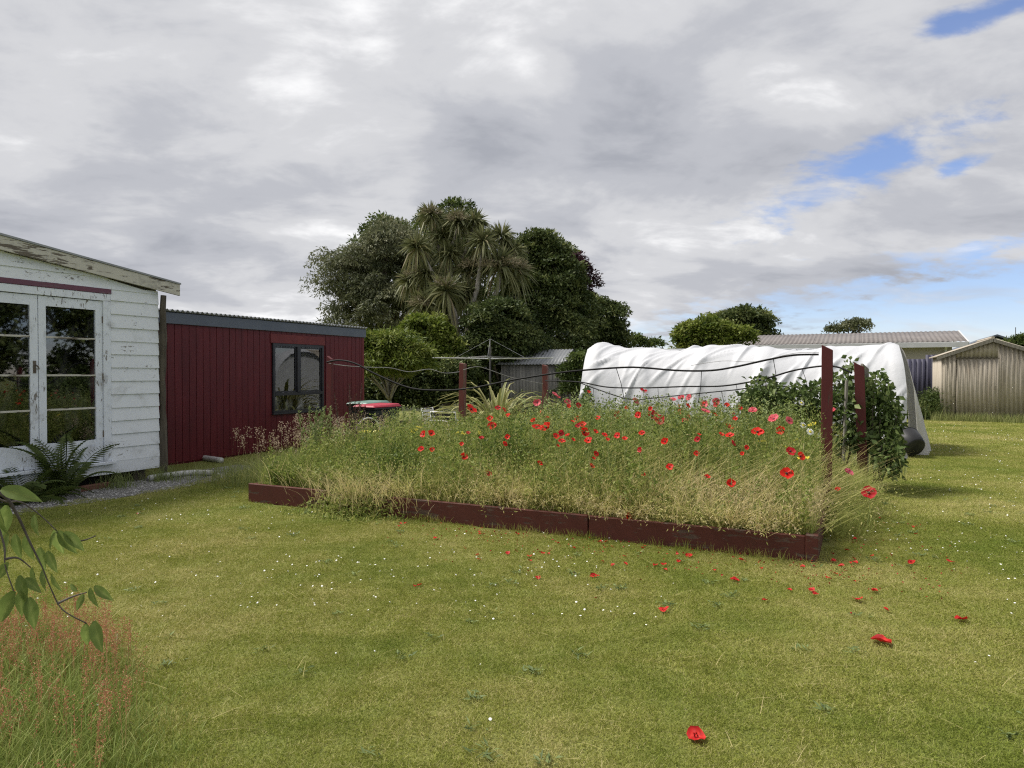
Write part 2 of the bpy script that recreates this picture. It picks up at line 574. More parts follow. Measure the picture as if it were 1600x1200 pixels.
def cloth_mat(name, c1, c2, tr):
    m, nt, b = nmat(name)
    c = coords(nt)
    col = mixc(nt, tex(nt, c, 1.7, 6, 0.6), c1, c2)
    col = mixc(nt, val(nt, 'MULTIPLY', smooth(nt, tex(nt, c, 0.9, 6, 0.65), 0.55, 0.8), 0.35), col, tuple(k * .62 for k in c1))
    L(nt, col, b.inputs['Base Color'])
    b.inputs['Roughness'].default_value = 0.6
    bump(nt, b, tex(nt, coords(nt, (1, 1, 1)), 9, 6, 0.6), 0.3, 0.02)
    t = N(nt, 'ShaderNodeBsdfTranslucent')
    L(nt, col, t.inputs['Color'])
    mx = N(nt, 'ShaderNodeMixShader')
    mx.inputs[0].default_value = tr
    L(nt, b.outputs[0], mx.inputs[1]); L(nt, t.outputs[0], mx.inputs[2])
    L(nt, mx.outputs[0], nt.nodes['Material Output'].inputs['Surface'])
    return m


M['cover'] = cloth_mat('cover', (.61, .62, .645), (.52, .53, .56), 0.08)
M['fabric'] = cloth_mat('fabric', (.66, .64, .61), (.54, .52, .49), 0.25)


def glass_mat(name, tint=(.6, .62, .62), dirt=0.12):
    m, nt, b = nmat(name)
    gl = N(nt, 'ShaderNodeBsdfGlossy')
    gl.inputs['Roughness'].default_value = 0.02
    gl.inputs['Color'].default_value = (.9, .92, .95, 1)
    tr = N(nt, 'ShaderNodeBsdfTransparent')
    tr.inputs['Color'].default_value = (*tint, 1)
    fr = N(nt, 'ShaderNodeFresnel')
    fr.inputs['IOR'].default_value = 1.5
    f2 = val(nt, 'MULTIPLY', fr.outputs[0], 2.3, clamp=True)
    mx = N(nt, 'ShaderNodeMixShader')
    L(nt, f2, mx.inputs[0]); L(nt, tr.outputs[0], mx.inputs[1]); L(nt, gl.outputs[0], mx.inputs[2])
    df = N(nt, 'ShaderNodeBsdfDiffuse')
    df.inputs['Color'].default_value = (.35, .35, .34, 1)
    m2 = N(nt, 'ShaderNodeMixShader')
    dd = val(nt, 'MULTIPLY', smooth(nt, tex(nt, coords(nt, (1, 1, .6)), 5, 7, 0.65), 0.45, 0.8), dirt)
    L(nt, dd, m2.inputs[0]); L(nt, mx.outputs[0], m2.inputs[1]); L(nt, df.outputs[0], m2.inputs[2])
    L(nt, m2.outputs[0], nt.nodes['Material Output'].inputs['Surface'])
    return m


M['glass'] = glass_mat('glass')
M['hazy_glass'] = glass_mat('hazy_glass', dirt=.6)


def shed_iron():
    m, nt, b = nmat('shed_iron')
    c = coords(nt, (1.5, 1.5, .25), rad(26))
    col = rampc(nt, tex(nt, c, 3.2, 7, 0.6), [(0.28, (.29, .245, .19)), (0.45, (.38, .335, .27)), (0.58, (.44, .39, .325)), (0.75, (.35, .295, .23))])
    L(nt, col, b.inputs['Base Color'])
    b.inputs['Roughness'].default_value = 0.75
    bump(nt, b, tex(nt, c, 25, 5), 0.2, 0.01)
    return m


M['shed_iron'] = shed_iron()

# foliage
M['lf_willow'] = leafmat('lf_willow', [(0, (.06, .075, .038)), (.5, (.14, .155, .082)), (1, (.25, .25, .15))], .25)
M['lf_dark'] = leafmat('lf_dark', [(0, (.026, .042, .013)), (.5, (.082, .112, .036)), (1, (.22, .245, .085))], .2)
M['lf_mid'] = leafmat('lf_mid', [(0, (.03, .05, .012)), (.5, (.07, .105, .026)), (1, (.145, .18, .05))], .3)
M['lf_light'] = leafmat('lf_light', [(0, (.06, .095, .015)), (.5, (.155, .20, .032)), (1, (.29, .315, .085))], .35)
M['lf_purple'] = leafmat('lf_purple', [(0, (.018, .008, .012)), (.5, (.045, .018, .026)), (1, (.085, .036, .042))], .25)
M['lf_cabbage'] = leafmat('lf_cabbage', [(0, (.065, .078, .032)), (.5, (.155, .168, .075)), (.85, (.27, .265, .13)), (1, (.34, .28, .17))], .2)
M['panicle'] = leafmat('panicle', [(0, (.15, .125, .075)), (1, (.29, .25, .165))], .2)
M['lf_flax'] = leafmat('lf_flax', [(0, (.08, .11, .03)), (.5, (.26, .27, .10)), (1, (.48, .44, .21))], .25)
M['lf_vine'] = leafmat('lf_vine', [(0, (.035, .06, .016)), (.5, (.105, .155, .045)), (1, (.25, .30, .11))], .3, pos_scale=3)
M['lf_fern'] = leafmat('lf_fern', [(0, (.035, .06, .012)), (.5, (.08, .115, .025)), (1, (.17, .19, .05))], .3, pos_scale=3)
M['lf_cherry'] = leafmat('lf_cherry', [(0, (.09, .135, .035)), (.5, (.17, .23, .062)), (1, (.38, .42, .14))], .55, pos_scale=6, rough=.42)
M['meadow'] = leafmat('meadow', [(0, (.085, .13, .026)), (.3, (.23, .285, .066)), (.55, (.40, .41, .125)), (.8, (.60, .52, .23)), (1, (.68, .56, .35))], .45, pos_scale=2.2, pos_amt=.5)
M['weed'] = leafmat('weed', [(0, (.10, .14, .05)), (.5, (.24, .30, .11)), (1, (.42, .47, .21))], .35, pos_scale=2)
M['sorrel'] = leafmat('sorrel', [(0, (.12, .18, .035)), (.35, (.28, .34, .085)), (.6, (.46, .44, .17)), (.72, (.40, .21, .115)), (1, (.50, .16, .10))], .3, pos_scale=4, pos_amt=.1)
M['dock'] = leafmat('dock', [(0, (.05, .022, .014)), (1, (.14, .065, .04))], .2)
M['seed_grass'] = leafmat('seed_grass', [(0, (.10, .15, .04)), (.5, (.30, .33, .12)), (.8, (.44, .35, .23)), (1, (.52, .40, .31))], .3, pos_scale=3)
M['poppy_red'] = leafmat('poppy_red', [(0, (.50, .008, .006)), (.5, (.72, .022, .012)), (1, (.80, .05, .022))], .35, pos_scale=20, pos_amt=.6, rough=.5)
M['poppy_dark'] = leafmat('poppy_dark', [(0, (.36, .006, .014)), (.5, (.50, .014, .022)), (1, (.58, .03, .04))], .35, pos_scale=20, pos_amt=.6, rough=.5)
M['poppy_pink'] = leafmat('poppy_pink', [(0, (.55, .05, .075)), (.5, (.70, .11, .14)), (1, (.80, .24, .27))], .35, pos_scale=20, pos_amt=.6, rough=.5)
M['poppy_hot'] = leafmat('poppy_hot', [(0, (.62, .05, .14)), (1, (.78, .12, .26))], .35, pos_scale=20, pos_amt=.6, rough=.5)
M['poppy_centre'] = surf('poppy_centre', [(0.3, (.012, .010, .014)), (0.7, (.04, .035, .03))], 90)
M['stem'] = surf('stem', [(0.3, (.20, .25, .08)), (0.7, (.30, .34, .13))], 20, bmp=0)
M['yellow_flower'] = surf('yellow_flower', [(0.3, (.62, .50, .03)), (0.7, (.75, .64, .08))], 60, bmp=0.3)
M['petal_white'] = surf('petal_white', [(0.3, (.74, .74, .72)), (0.7, (.82, .82, .80))], 60, bmp=0)
M['petal_fallen'] = leafmat('petal_fallen', [(0, (.22, .006, .008)), (.5, (.48, .014, .012)), (1, (.66, .05, .035))], .2, pos_scale=9, pos_amt=.8)
M['daisy'] = surf('daisy', [(0.3, (.72, .72, .68)), (0.7, (.82, .82, .78))], 60, bmp=0)


def lawn_mat(name, blades):
    m, nt, b = nmat(name)
    c = coords(nt)
    big = tex(nt, c, 0.55, 4, 0.6)
    mid = tex(nt, c, 2.6, 5, 0.65)
    t = val(nt, 'ADD', val(nt, 'MULTIPLY', big, 0.72), val(nt, 'MULTIPLY', mid, 0.28))
    green = rampc(nt, t, [(0.34, (.20, .255, .04)), (0.50, (.31, .33, .070)), (0.66, (.43, .405, .135))])
    if blades:
        at = N(nt, 'ShaderNodeAttribute', attribute_name='tint')
        tt = val(nt, 'ADD', at.outputs['Fac'], val(nt, 'MULTIPLY', val(nt, 'SUBTRACT', t, 0.5), 1.3))
        straw = smooth(nt, tt, 0.62, 0.92)
        dark = val(nt, 'SUBTRACT', 1.0, smooth(nt, at.outputs['Fac'], 0.0, 0.35))
        col = mixc(nt, val(nt, 'MULTIPLY', dark, 0.55), green, (.12, .17, .03))
        col = mixc(nt, val(nt, 'MULTIPLY', straw, 0.7), col, (.66, .57, .30))
    else:
        fine = tex(nt, c, 60, 4, 0.7)
        col = mixc(nt, smooth(nt, fine, 0.35, 0.7), mixc(nt, 0.75, green, (.05, .06, .016)), mixc(nt, 0.4, green, (.10, .10, .03)))
        bump(nt, b, tex(nt, c, 45, 5, 0.7), 0.6, 0.03)
    L(nt, col, b.inputs['Base Color'])
    b.inputs['Roughness'].default_value = 0.6
    b.inputs['Specular IOR Level'].default_value = 0.2
    if blades:
        tr = N(nt, 'ShaderNodeBsdfTranslucent')
        L(nt, col, tr.inputs['Color'])
        mx = N(nt, 'ShaderNodeMixShader')
        mx.inputs[0].default_value = 0.3
        L(nt, b.outputs[0], mx.inputs[1]); L(nt, tr.outputs[0], mx.inputs[2])
        L(nt, mx.outputs[0], nt.nodes['Material Output'].inputs['Surface'])
    return m


M['lawn_ground'] = lawn_mat('lawn_ground', False)
M['lawn_blade'] = lawn_mat('lawn_blade', True)
M['gravel'] = surf('gravel', [(0.3, (.16, .155, .145)), (0.7, (.34, .33, .31))], 70, bmp=0.8, dist=0.02, rough=.9)
M['pebble'] = leafmat('pebble', [(0, (.17, .165, .155)), (.5, (.32, .31, .295)), (1, (.48, .47, .45))], 0, rough=.85)

# ------------------------------------------------------------------ ground
def disc_sheet(name, pts, z, mat, kind='structure'):
    o = MB().poly([(p[0], p[1], z) for p in pts]).build(name, mat)
    tag(o, kind=kind)
    return o


ring = [(900 * math.cos(t), 900 * math.sin(t)) for t in np.linspace(0, 2 * math.pi, 48, endpoint=False)]
ground = disc_sheet('lawn', ring, 0.0, M['lawn_ground'])
gpts = [gw(-9.45, -5.0), gw(-8.55, -5.0), gw(-8.35, -2.2), gw(-8.22, -0.6), gw(-8.2, 0.6), gw(-8.45, 1.6), gw(-8.9, 2.4), gw(-9.45, 2.6)]
disc_sheet('gravel_path', [(p.x, p.y) for p in gpts], 0.004, M['gravel'])

# loose stones on the path
ico = bpy.data.meshes.new('tmp'); bmt = bmesh.new(); bmesh.ops.create_icosphere(bmt, subdivisions=1, radius=1.0)
icov = np.array([v.co[:] for v in bmt.verts]); icof = np.array([[v.index for v in f.verts] for f in bmt.faces]); bmt.free()
npb = 5200
pa, pb = rng.uniform(-9.4, -8.15, npb), rng.uniform(-4.0, 2.5, npb)
edge = np.interp(pb, [-5, -2.2, -.6, .6, 1.6, 2.5], [-8.55, -8.32, -8.17, -8.15, -8.4, -8.9]) + rng.normal(0, .05, npb)
k = pa < edge
pa, pb = pa[k], pb[k]
npb = len(pa)
ps = rng.uniform(.006, .016, npb)[:, None, None] * np.stack([rng.uniform(.8, 1.4, npb), rng.uniform(.7, 1.2, npb), rng.uniform(.4, .7, npb)], 1)[:, None, :]
PV = icov[None] * (1 + rng.uniform(-.18, .18, (npb, 12, 1))) * ps + gw_np(pa, pb, 0 * pa + .007)[:, None, :]
PF = (icof[None] + (np.arange(npb) * 12)[:, None, None]).reshape(-1, 3)
o = obj('gravel_stones', npmesh('gravel_stones', PV.reshape(-1, 3), [PF], M['pebble'], np.repeat(rng.uniform(0, 1, npb), 12)))
tag(o, 'loose grey gravel stones on the strip beside the white house', 'gravel', kind='stuff')


def groot(name, a, b):
    return empty(name, gw(a, b), GRID_ROT)


# ------------------------------------------------------------------ white weatherboard house
H = groot('weatherboard_house', -9.25, 0.0)
tag(H, 'white weatherboard house with peeling paint and glazed double doors', 'house')
zb = lambda b: 2.80 + 0.125 * (1.15 - b)          # underside of the barge board


def lap_board(name, y0, y1, z0, z1, parent, mat):
    m = MB()
    m.hexa([(0.0, y0, z0 - .012), (0.034, y0, z0 - .012), (0.034, y1, z0 - .012), (0.0, y1, z0 - .012),
            (0.0, y0, z1), (0.012, y0, z1), (0.012, y1, z1), (0.0, y1, z1)])
    return m.mesh(name, mat)


me_r = lap_board('weatherboard', .093, .86, 0, .19, H, M['white_paint'])
me_l = lap_board('weatherboard', -7.6, -1.89, 0, .19, H, M['white_paint'])
for r in range(1, 14):
    for me in (me_r, me_l):
        o = obj('weatherboard', me, H)
        o.location = (random.uniform(-.002, .002), 0, .19 + .19 * r - .02 + random.uniform(-.003, .003))
        o.rotation_euler = (random.uniform(-.004, .004), 0, 0)
MB().box(.002, .03, -7.6, .86, .17, .352).build('skirting_board', M['white_paint'], H, bevel=.004)
for z0, z1 in ((2.785, 2.945), (2.935, 3.115), (3.105, 3.285), (3.275, 3.45)):
    r0, r1 = min(.86, 1.15 - (z0 - 2.80) / .125), min(.86, 1.15 - (z1 - 2.80) / .125)
    l0, l1 = -7.6, max(-7.6, -8.15 + (z1 - 2.80) / .125)
    m = MB().hexa([(0, l0, z0), (.032, l0, z0), (.032, r0, z0), (0, r0, z0), (0, l1, z1), (.012, l1, z1), (.012, r1, z1), (0, r1, z1)])
    m.build('gable_board', M['white_paint'], H)
MB().box(.003, .036, -1.95, .088, 2.612, 2.712).build('head_trim', M['white_trim'], H, bevel=.003)
MB().box(.003, .046, -1.98, .098, 2.715, 2.782).build('drip_strip', M['purple_paint'], H, bevel=.004)
for y0, y1 in ((-.018, .090), (-1.885, -1.765)):
    MB().box(-.06, .036, y0, y1, .36, 2.610).build('door_jamb', M['white_trim'], H, bevel=.004)
MB().box(-.06, .11, -1.98, .11, .318, .358).build('door_sill', M['white_trim'], H, bevel=.005)


def door_leaf(y0, y1, handle_y=None, hinge_y=None):
    d = MB()
    st = .095
    d.box(-.03, .012, y0, y0 + st, .362, 2.605).box(-.03, .012, y1 - st, y1, .362, 2.605)
    d.box(-.028, .010, y0 + st, y1 - st, 2.475, 2.603).box(-.028, .010, y0 + st, y1 - st, .364, .675)
    leaf = d.build('door', M['white_trim'], H)
    zs = [.675, 1.115, 1.57, 2.07, 2.475]
    for z in zs[1:-1]:
        MB().box(-.022, .008, y0 + st, y1 - st, z - .013, z + .013).build('glazing_bar', M['barge_paint'], leaf, bevel=.003)
    for z0, z1 in zip(zs[:-1], zs[1:]):
        MB().box(-.012, -.008, y0 + st + .001, y1 - st - .001, z0 + .012, z1 - .012).build('pane', M['glass'], leaf)
    if handle_y is not None:
        h = MB().box(.012, .020, handle_y - .018, handle_y + .018, 1.60, 1.76)
        h.tube([(.02, handle_y, 1.70), (.055, handle_y, 1.70), (.058, handle_y + .02, 1.68), (.055, handle_y + .035, 1.65)], [.008, .009, .009, .007])
        h.tube([(.02, handle_y, 1.63), (.026, handle_y, 1.63)], .010)
        h.build('handle', M['rust'], leaf)
    for z in (.75, 1.55, 2.35):
        hy = hinge_y
        MB().tube([(.016, hy, z - .045), (.016, hy, z + .045)], .009, 8).build('hinge', M['rust'], leaf)


door_leaf(-.885, -.024, None, -.021)
door_leaf(-1.758, -.895, -.94, -1.762)
# body of the building
body = MB()
body.box(-.12, -.002, .04, .845, .19, 2.80)
body.box(-.12, -.002, -7.6, -1.80, .19, 2.80)
body.box(-.12, -.004, -1.80, .04, 2.62, 2.80)
body.box(-5.0, -.12, .74, .845, .19, 2.80).box(-5.0, -.12, -7.6, -7.5, .19, 2.80).box(-5.1, -5.0, -7.6, .845, .19, 2.80)
body.prism([(-.10, -7.6, 2.80), (-.10, .845, 2.80), (-.10, .845, 2.86), (-.10, -3.5, 3.40), (-.10, -7.6, 2.87)], (.095, 0, 0))
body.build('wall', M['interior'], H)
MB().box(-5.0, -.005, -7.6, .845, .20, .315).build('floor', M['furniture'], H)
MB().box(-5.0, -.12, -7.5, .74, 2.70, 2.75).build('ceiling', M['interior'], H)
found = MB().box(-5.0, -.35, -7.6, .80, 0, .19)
found.build('foundation', M['gap_shade'], H)  # near-black colour paints in the shade of the gap under the house
for y in (-6.2, -4.4, -2.6, -.9, .6):
    MB().box(-.25, -.06, y - .09, y + .09, 0, .2).build('pile', M['old_post'], H, bevel=.01)
roof = MB()
yr, zr = -3.5, 2.97 + .125 * 4.65
for (ya, yb2) in ((1.18, yr), (-8.18, yr)):
    roof.hexa([(-5.3, ya, 2.965), (.13, ya, 2.965), (.13, yb2, zr), (-5.3, yb2, zr), (-5.3, ya, 2.99), (.13, ya, 2.99), (.13, yb2, zr + .025), (-5.3, yb2, zr + .025)])
rf = roof.build('roof', M['roof_iron'], H)
for ya in (1.17, -8.17):
    m = MB().hexa([(.075, ya, 2.795), (.115, ya, 2.795), (.115, yr, zr - .175), (.075, yr, zr - .175),
                   (.075, ya, 2.962), (.115, ya, 2.962), (.115, yr, zr - .003), (.075, yr, zr - .003)])
    m.build('barge_board', M['barge_paint'], H)
MB().hexa([(.036, 1.10, 2.83), (.074, 1.10, 2.83), (.074, yr, zr - .15), (.036, yr, zr - .15), (.036, 1.10, 2.86), (.074, 1.10, 2.86), (.074, yr, zr - .12), (.036, yr, zr - .12)]).build('soffit', M['white_paint'], H)
# things indoors, seen dimly through the panes
t = groot('table', -10.9, -1.1)
t.location.z = .315
tag(t, 'dark timber table standing inside the glazed doors of the white house', 'table')
MB().box(-.45, .45, -.7, .7, .70, .74).build('table_top', M['furniture'], t)
for sx in (-.38, .38):
    for sy in (-.6, .6):
        MB().box(sx - .03, sx + .03, sy - .03, sy + .03, 0, .70).build('leg', M['furniture'], t)
t = groot('chair', -10.05, -1.35)
t.location.z = .315
tag(t, 'slatted timber chair inside the left glazed door of the white house', 'chair')
MB().box(-.2, .2, -.2, .2, .42, .45).build('seat', M['furniture'], t)
for sx in (-.18, .18):
    for sy in (-.18, .18):
        MB().box(sx - .02, sx + .02, sy - .02, sy + .02, 0, .42 if sx < 0 else .92).build('leg', M['furniture'], t)
for y in (-.1, 0, .1):
    MB().box(.17, .19, y - .02, y + .02, .45, .86).build('slat', M['furniture'], t)
MB().box(.165, .195, -.2, .2, .86, .93).build('top_rail', M['furniture'], t)

# old round post at the corner of the house
p = MB()
pp, rr = [], []
for i in range(14):
    z = i / 13 * 2.78
    pp.append((random.uniform(-.008, .008) - .02 * math.sin(z * 1.3), random.uniform(-.006, .006), z))
    rr.append(.058 + .012 * math.sin(z * 4.1) + random.uniform(-.01, .01) - .012 * z / 2.7)
p.tube(pp, rr, 12)
o = p.build('timber_post', M['old_post'], smooth=True)
o.location = gw(-9.22, .93)
o.rotation_euler.z = GRID_ROT
tag(o, 'weathered old timber post between the white house and the red shed', 'post')

# ------------------------------------------------------------------ red shed
S = groot('red_shed', -10.45, 0.0)
tag(S, 'dark red boarded shed with grey fascia and black framed window', 'shed')
B0, B1 = 1.05, 7.36
WB0, WB1, WZ0, WZ1 = 4.40, 5.92, .78, 2.21
bw = .1502
nb = int(round((B1 - B0) / bw))
bw = (B1 - B0) / nb
me_full = MB().box(0, .02, .004, bw - .004, .03, 2.52).mesh('cladding_board', M['red_board'], bevel=.003)
me_top = MB().box(0, .02, .004, bw - .004, WZ1, 2.52).mesh('cladding_board', M['red_board'], bevel=.003)
me_bot = MB().box(0, .02, .004, bw - .004, .03, WZ0).mesh('cladding_board', M['red_board'], bevel=.003)
for i in range(nb):
    y = B0 + i * bw
    inside = y + bw > WB0 + .01 and y < WB1 - .01
    for me in ((me_top, me_bot) if inside else (me_full,)):
        o = obj('cladding_board', me, S)
        o.location = (random.uniform(-.0015, .0015), y, 0)
w = MB()
w.box(-.10, -.002, B0, WB0, 0, 2.6).box(-.10, -.002, WB1, B1 - .002, 0, 2.6).box(-.10, -.003, WB0, WB1, 0, WZ0).box(-.10, -.003, WB0, WB1, WZ1, 2.6)
w.box(-3.6, -.1, B1 - .1, B1 - .002, 0, 2.5).box(-3.6, -.1, B0, B0 + .1, 0, 2.5).box(-3.7, -3.6, B0, B1, 0, 2.45)
w.build('wall', M['red_board'], S)
cv_, nC = [], 60  # added pale cloth, stands in for the tunnel's reflection in this window
for i in range(nC + 1):
    yy = WB0 - .02 + (WB1 - WB0 + .04) * i / nC
    for z_ in (.86, 1.3, 1.8, 2.24):
        cv_.append((-.09 + .022 * math.sin(yy * 21 + z_ * 1.5) + .014 * math.sin(yy * 47 - z_ * 3), yy, z_))
me = npmesh('fabric', cv_, [[(4 * i + k, 4 * i + 4 + k, 4 * i + 5 + k, 4 * i + 1 + k) for i in range(nC) for k in range(3)]], M['cover'], smooth=True)
cu = obj('fabric', me)
cu.location = gw(-10.55, 0); cu.rotation_euler.z = GRID_ROT
tag(cu, 'pale cloth added behind the red shed window to stand for tunnel reflections', 'fabric')
MB().box(-3.6, -.1, B0, B1, 0, .06).build('floor', M['interior'], S)
MB().box(-.02, .032, B1 - .06, B1 + .012, .03, 2.5).build('corner_trim', M['red_trim'], S, bevel=.004)
MB().box(.021, .036, WB0 - .06, WB1 + .05, WZ1 + .004, WZ1 + .19).build('window_head', M['red_trim'], S, bevel=.004)
fr = MB()
fr.box(-.03, .045, WB0, WB0 + .05, WZ0, WZ1).box(-.03, .045, WB1 - .05, WB1, WZ0, WZ1)
fr.box(-.03, .044, WB0 + .05, WB1 - .05, WZ1 - .055, WZ1).box(-.03, .044, WB0 + .05, WB1 - .05, WZ0, WZ0 + .045)
wn = fr.build('window', M['window_frame'], S)
MB().box(-.02, .050, WB0 + .05, WB1 - .05, 1.135, 1.195).build('transom', M['window_frame'], wn, bevel=.004)
MB().box(-.02, .052, 5.09, 5.19, 1.195, WZ1 - .055).build('mullion', M['window_frame'], wn, bevel=.004)
sash = MB()
for y0, y1 in ((WB0 + .052, 5.088), (5.192, WB1 - .052)):
    MB().box(-.004, .0, y0 + .002, y1 - .002, 1.197, WZ1 - .057).build('pane', M['glass'], wn)
    s2 = MB().box(.001, .02, y0, y0 + .03, 1.2, WZ1 - .06).box(.001, .02, y1 - .03, y1, 1.2, WZ1 - .06)
    s2.box(.001, .019, y0 + .03, y1 - .03, 1.2, 1.23).box(.001, .019, y0 + .03, y1 - .03, WZ1 - .09, WZ1 - .06)
    s2.build('sash', M['window_frame'], wn)
MB().box(-.004, .0, WB0 + .052, WB1 - .052, WZ0 + .047, 1.133).build('pane', M['hazy_glass'], wn)
MB().box(-.01, .075, WB0 - .03, WB1 + .03, WZ0 - .03, WZ0 - .002).build('sill', M['window_frame'], wn, bevel=.004)
MB().box(.024, .060, B0, B1 + .05, 2.455, 2.650).build('fascia_board', M['fascia'], S, bevel=.005)
MB().box(-3.8, .058, B1 + .014, B1 + .05, 2.46, 2.645).build('fascia_board', M['fascia'], S, bevel=.005)


def corrugated(along0, along1, f0, f1, pitch, amp, n_per=6, thick=0.0):
    """Grid whose ridges run from f0(s) to f1(s); both give points for s along the sheet, wave added along normal nrm."""
    n = max(2, int((along1 - along0) / pitch * n_per))
    V, F = [], []
    for i in range(n + 1):
        s = along0 + (along1 - along0) * i / n
        w_ = amp * math.sin(2 * math.pi * s / pitch)
        V += [f0(s, w_), f1(s, w_)]
    for i in range(n):
        F.append((2 * i, 2 * i + 2, 2 * i + 3, 2 * i + 1))
    return V, F


def corr_obj(name, mat, parent, *a, thick=.004, **kw):
    V, F = corrugated(*a, **kw)
    me = bpy.data.meshes.new(name)
    me.from_pydata(V, [], F)
    me.materials.append(mat)
    me.shade_smooth()
    o = obj(name, me, parent)
    md = o.modifiers.new('thickness', 'SOLIDIFY')
    md.thickness = thick
    return o


for s0, s1 in ((B0 - .02, 2.6), (2.6, 4.2), (4.2, 5.8), (5.8, B1 + .07)):
    corr_obj('roof_sheet', M['roof_iron'], S, s0, s1, lambda s, w: (.10, s, 2.688 + w), lambda s, w: (-3.85, s, 2.52 + w), .104, .020)

# ------------------------------------------------------------------ corrugated iron shed on the right
K = groot('iron_shed', 2.81, 21.46)
tag(K, 'rusty corrugated iron garden shed with a low gable at the right', 'shed')
W_, PKX = 2.86, 1.43
ztop = lambda x: 2.18 + (2.70 - 2.18) * (1 - abs(x - PKX) / PKX)
for x0, x1, off in ((0, .42, 0), (1.60, 2.24, .008), (2.24, W_, 0)):
    corr_obj('wall_sheet', M['shed_iron'], K, x0, x1, lambda s, w, off=off: (s, w - off, .0), lambda s, w, off=off: (s, w - off, ztop(s)), .125, .022)
corr_obj('wall_sheet', M['shed_iron'], K, .42, 1.60, lambda s, w: (s, w, 2.09), lambda s, w: (s, w, ztop(s)), .125, .022)
dr = corr_obj('door', M['shed_iron'], K, .43, 1.59, lambda s, w: (s, w - .035, .04), lambda s, w: (s, w - .035, 2.08), .125, .022)
MB().box(.40, 1.62, -.075, -.058, 2.075, 2.10).build('door_edge', M['old_post'], dr)
MB().tube([(1.50, -.07, 1.05), (1.50, -.11, 1.05), (1.50, -.11, 1.17), (1.50, -.07, 1.17)], .008).build('handle', M['rust'], dr)
for x in (0, W_):
    for s0, s1 in ((0, 1.0), (1.0, 2.0), (2.0, 3.0)):
        corr_obj('side_sheet', M['shed_iron'], K, s0, s1, lambda s, w, x=x: (x + w, s, 0), lambda s, w, x=x: (x + w, s, 2.17), .125, .022)
MB().box(0.02, W_ - .02, 2.97, 3.0, 0, 2.17).build('back_wall', M['shed_iron'], K)
for sgn in (-1, 1):
    for s0, s1 in ((-.12, 1.0), (1.0, 2.1), (2.1, 3.15)):
        corr_obj('roof_sheet', M['shed_iron'], K, s0, s1, lambda s, w, sgn=sgn: (PKX + sgn * 1.56, s, 2.16 + w), lambda s, w, sgn=sgn: (PKX + sgn * .0, s, 2.735 + w), .125, .02)
    e0, e1 = PKX + sgn * 1.58, PKX + sgn * .01
    MB().hexa([(e0, -.16, 2.04), (e0, -.125, 2.04), (e1, -.125, 2.62), (e1, -.16, 2.62), (e0, -.16, 2.14), (e0, -.125, 2.14), (e1, -.125, 2.73), (e1, -.16, 2.73)]).build('barge_board', M['grey_stake'], K)
MB().tube([(PKX, -.14, 2.76), (PKX, 3.16, 2.76)], .05, 8).build('ridge_cap', M['shed_iron'], K)

# ------------------------------------------------------------------ low house behind, blue iron fence
HB = groot('low_house', 4.41, 28.9)
tag(HB, 'long low beige house with a brown ribbed roof behind the blue fence', 'house')
MB().box(-11.5, -.5, .5, 6.4, 0, 2.72).build('wall', M['house_wall'], HB)
for s0 in np.arange(-12, -.05, 2.0):
    corr_obj('roof_sheet', M['roof_brown'], HB, s0, min(s0 + 2.0, 0.0), lambda s, w: (s, 0, 2.945 + w), lambda s, w: (s, 3.4, 3.56 + w), .19, .015, n_per=6)
    corr_obj('roof_sheet', M['roof_brown'], HB, s0, min(s0 + 2.0, 0.0), lambda s, w: (s, 6.8, 2.92 + w), lambda s, w: (s, 3.4, 3.56 + w), .19, .015, n_per=6)
MB().box(-12, 0.02, -.06, -.004, 2.70, 2.925).build('gutter', M['white_gutter'], HB, bevel=.01)
MB().box(-11.95, -.02, 0.0, .49, 2.722, 2.78).build('soffit', M['white_gutter'], HB)
MB().prism([(.02, -.02, 2.80), (.02, -.02, 2.93), (.02, 3.4, 3.59), (.02, 6.82, 2.93), (.02, 6.82, 2.80), (.02, 3.4, 3.46)], (.05, 0, 0)).build('rake_board', M['white_gutter'], HB)
MB().prism([(-.5, .5, 2.72), (-.5, 6.4, 2.72), (-.5, 3.4, 3.46)], (-.1, 0, 0)).build('gable', M['house_wall'], HB)
MB().tube([(-.75, -.02, 2.80), (-.75, .40, 2.6), (-.75, .45, 0)], .05, 8).build('downpipe', M['white_gutter'], HB)
for x in (-3.2, -6.8, -10.2):
    wf = MB().box(x - .75, x + .75, .44, .5, .95, 2.25).build('window', M['white_gutter'], HB)
    MB().box(x - .68, x + .68, .425, .438, 1.02, 2.18).build('pane', M['window_frame'], wf)

F = groot('iron_fence', 0, 25.0)
tag(F, 'blue grey corrugated iron fence behind the white tunnel and rusty shed', 'fence')
for i, x in enumerate(np.arange(-7, 7.3, .8)):
    top = 2.30 if x > 2.1 else (2.14 if x > 1.3 else 1.98)
    corr_obj('fence_sheet', M['blue_iron'], F, x, x + .8, lambda s, w: (s, w, 0), lambda s, w, t=top: (s, w, t), .16, .022)
for x in np.arange(-7, 7.3, 2.4):
    MB().box(x, x + .09, .03, .12, 0, 1.95).build('fence_post', M['grey_fence'], F)

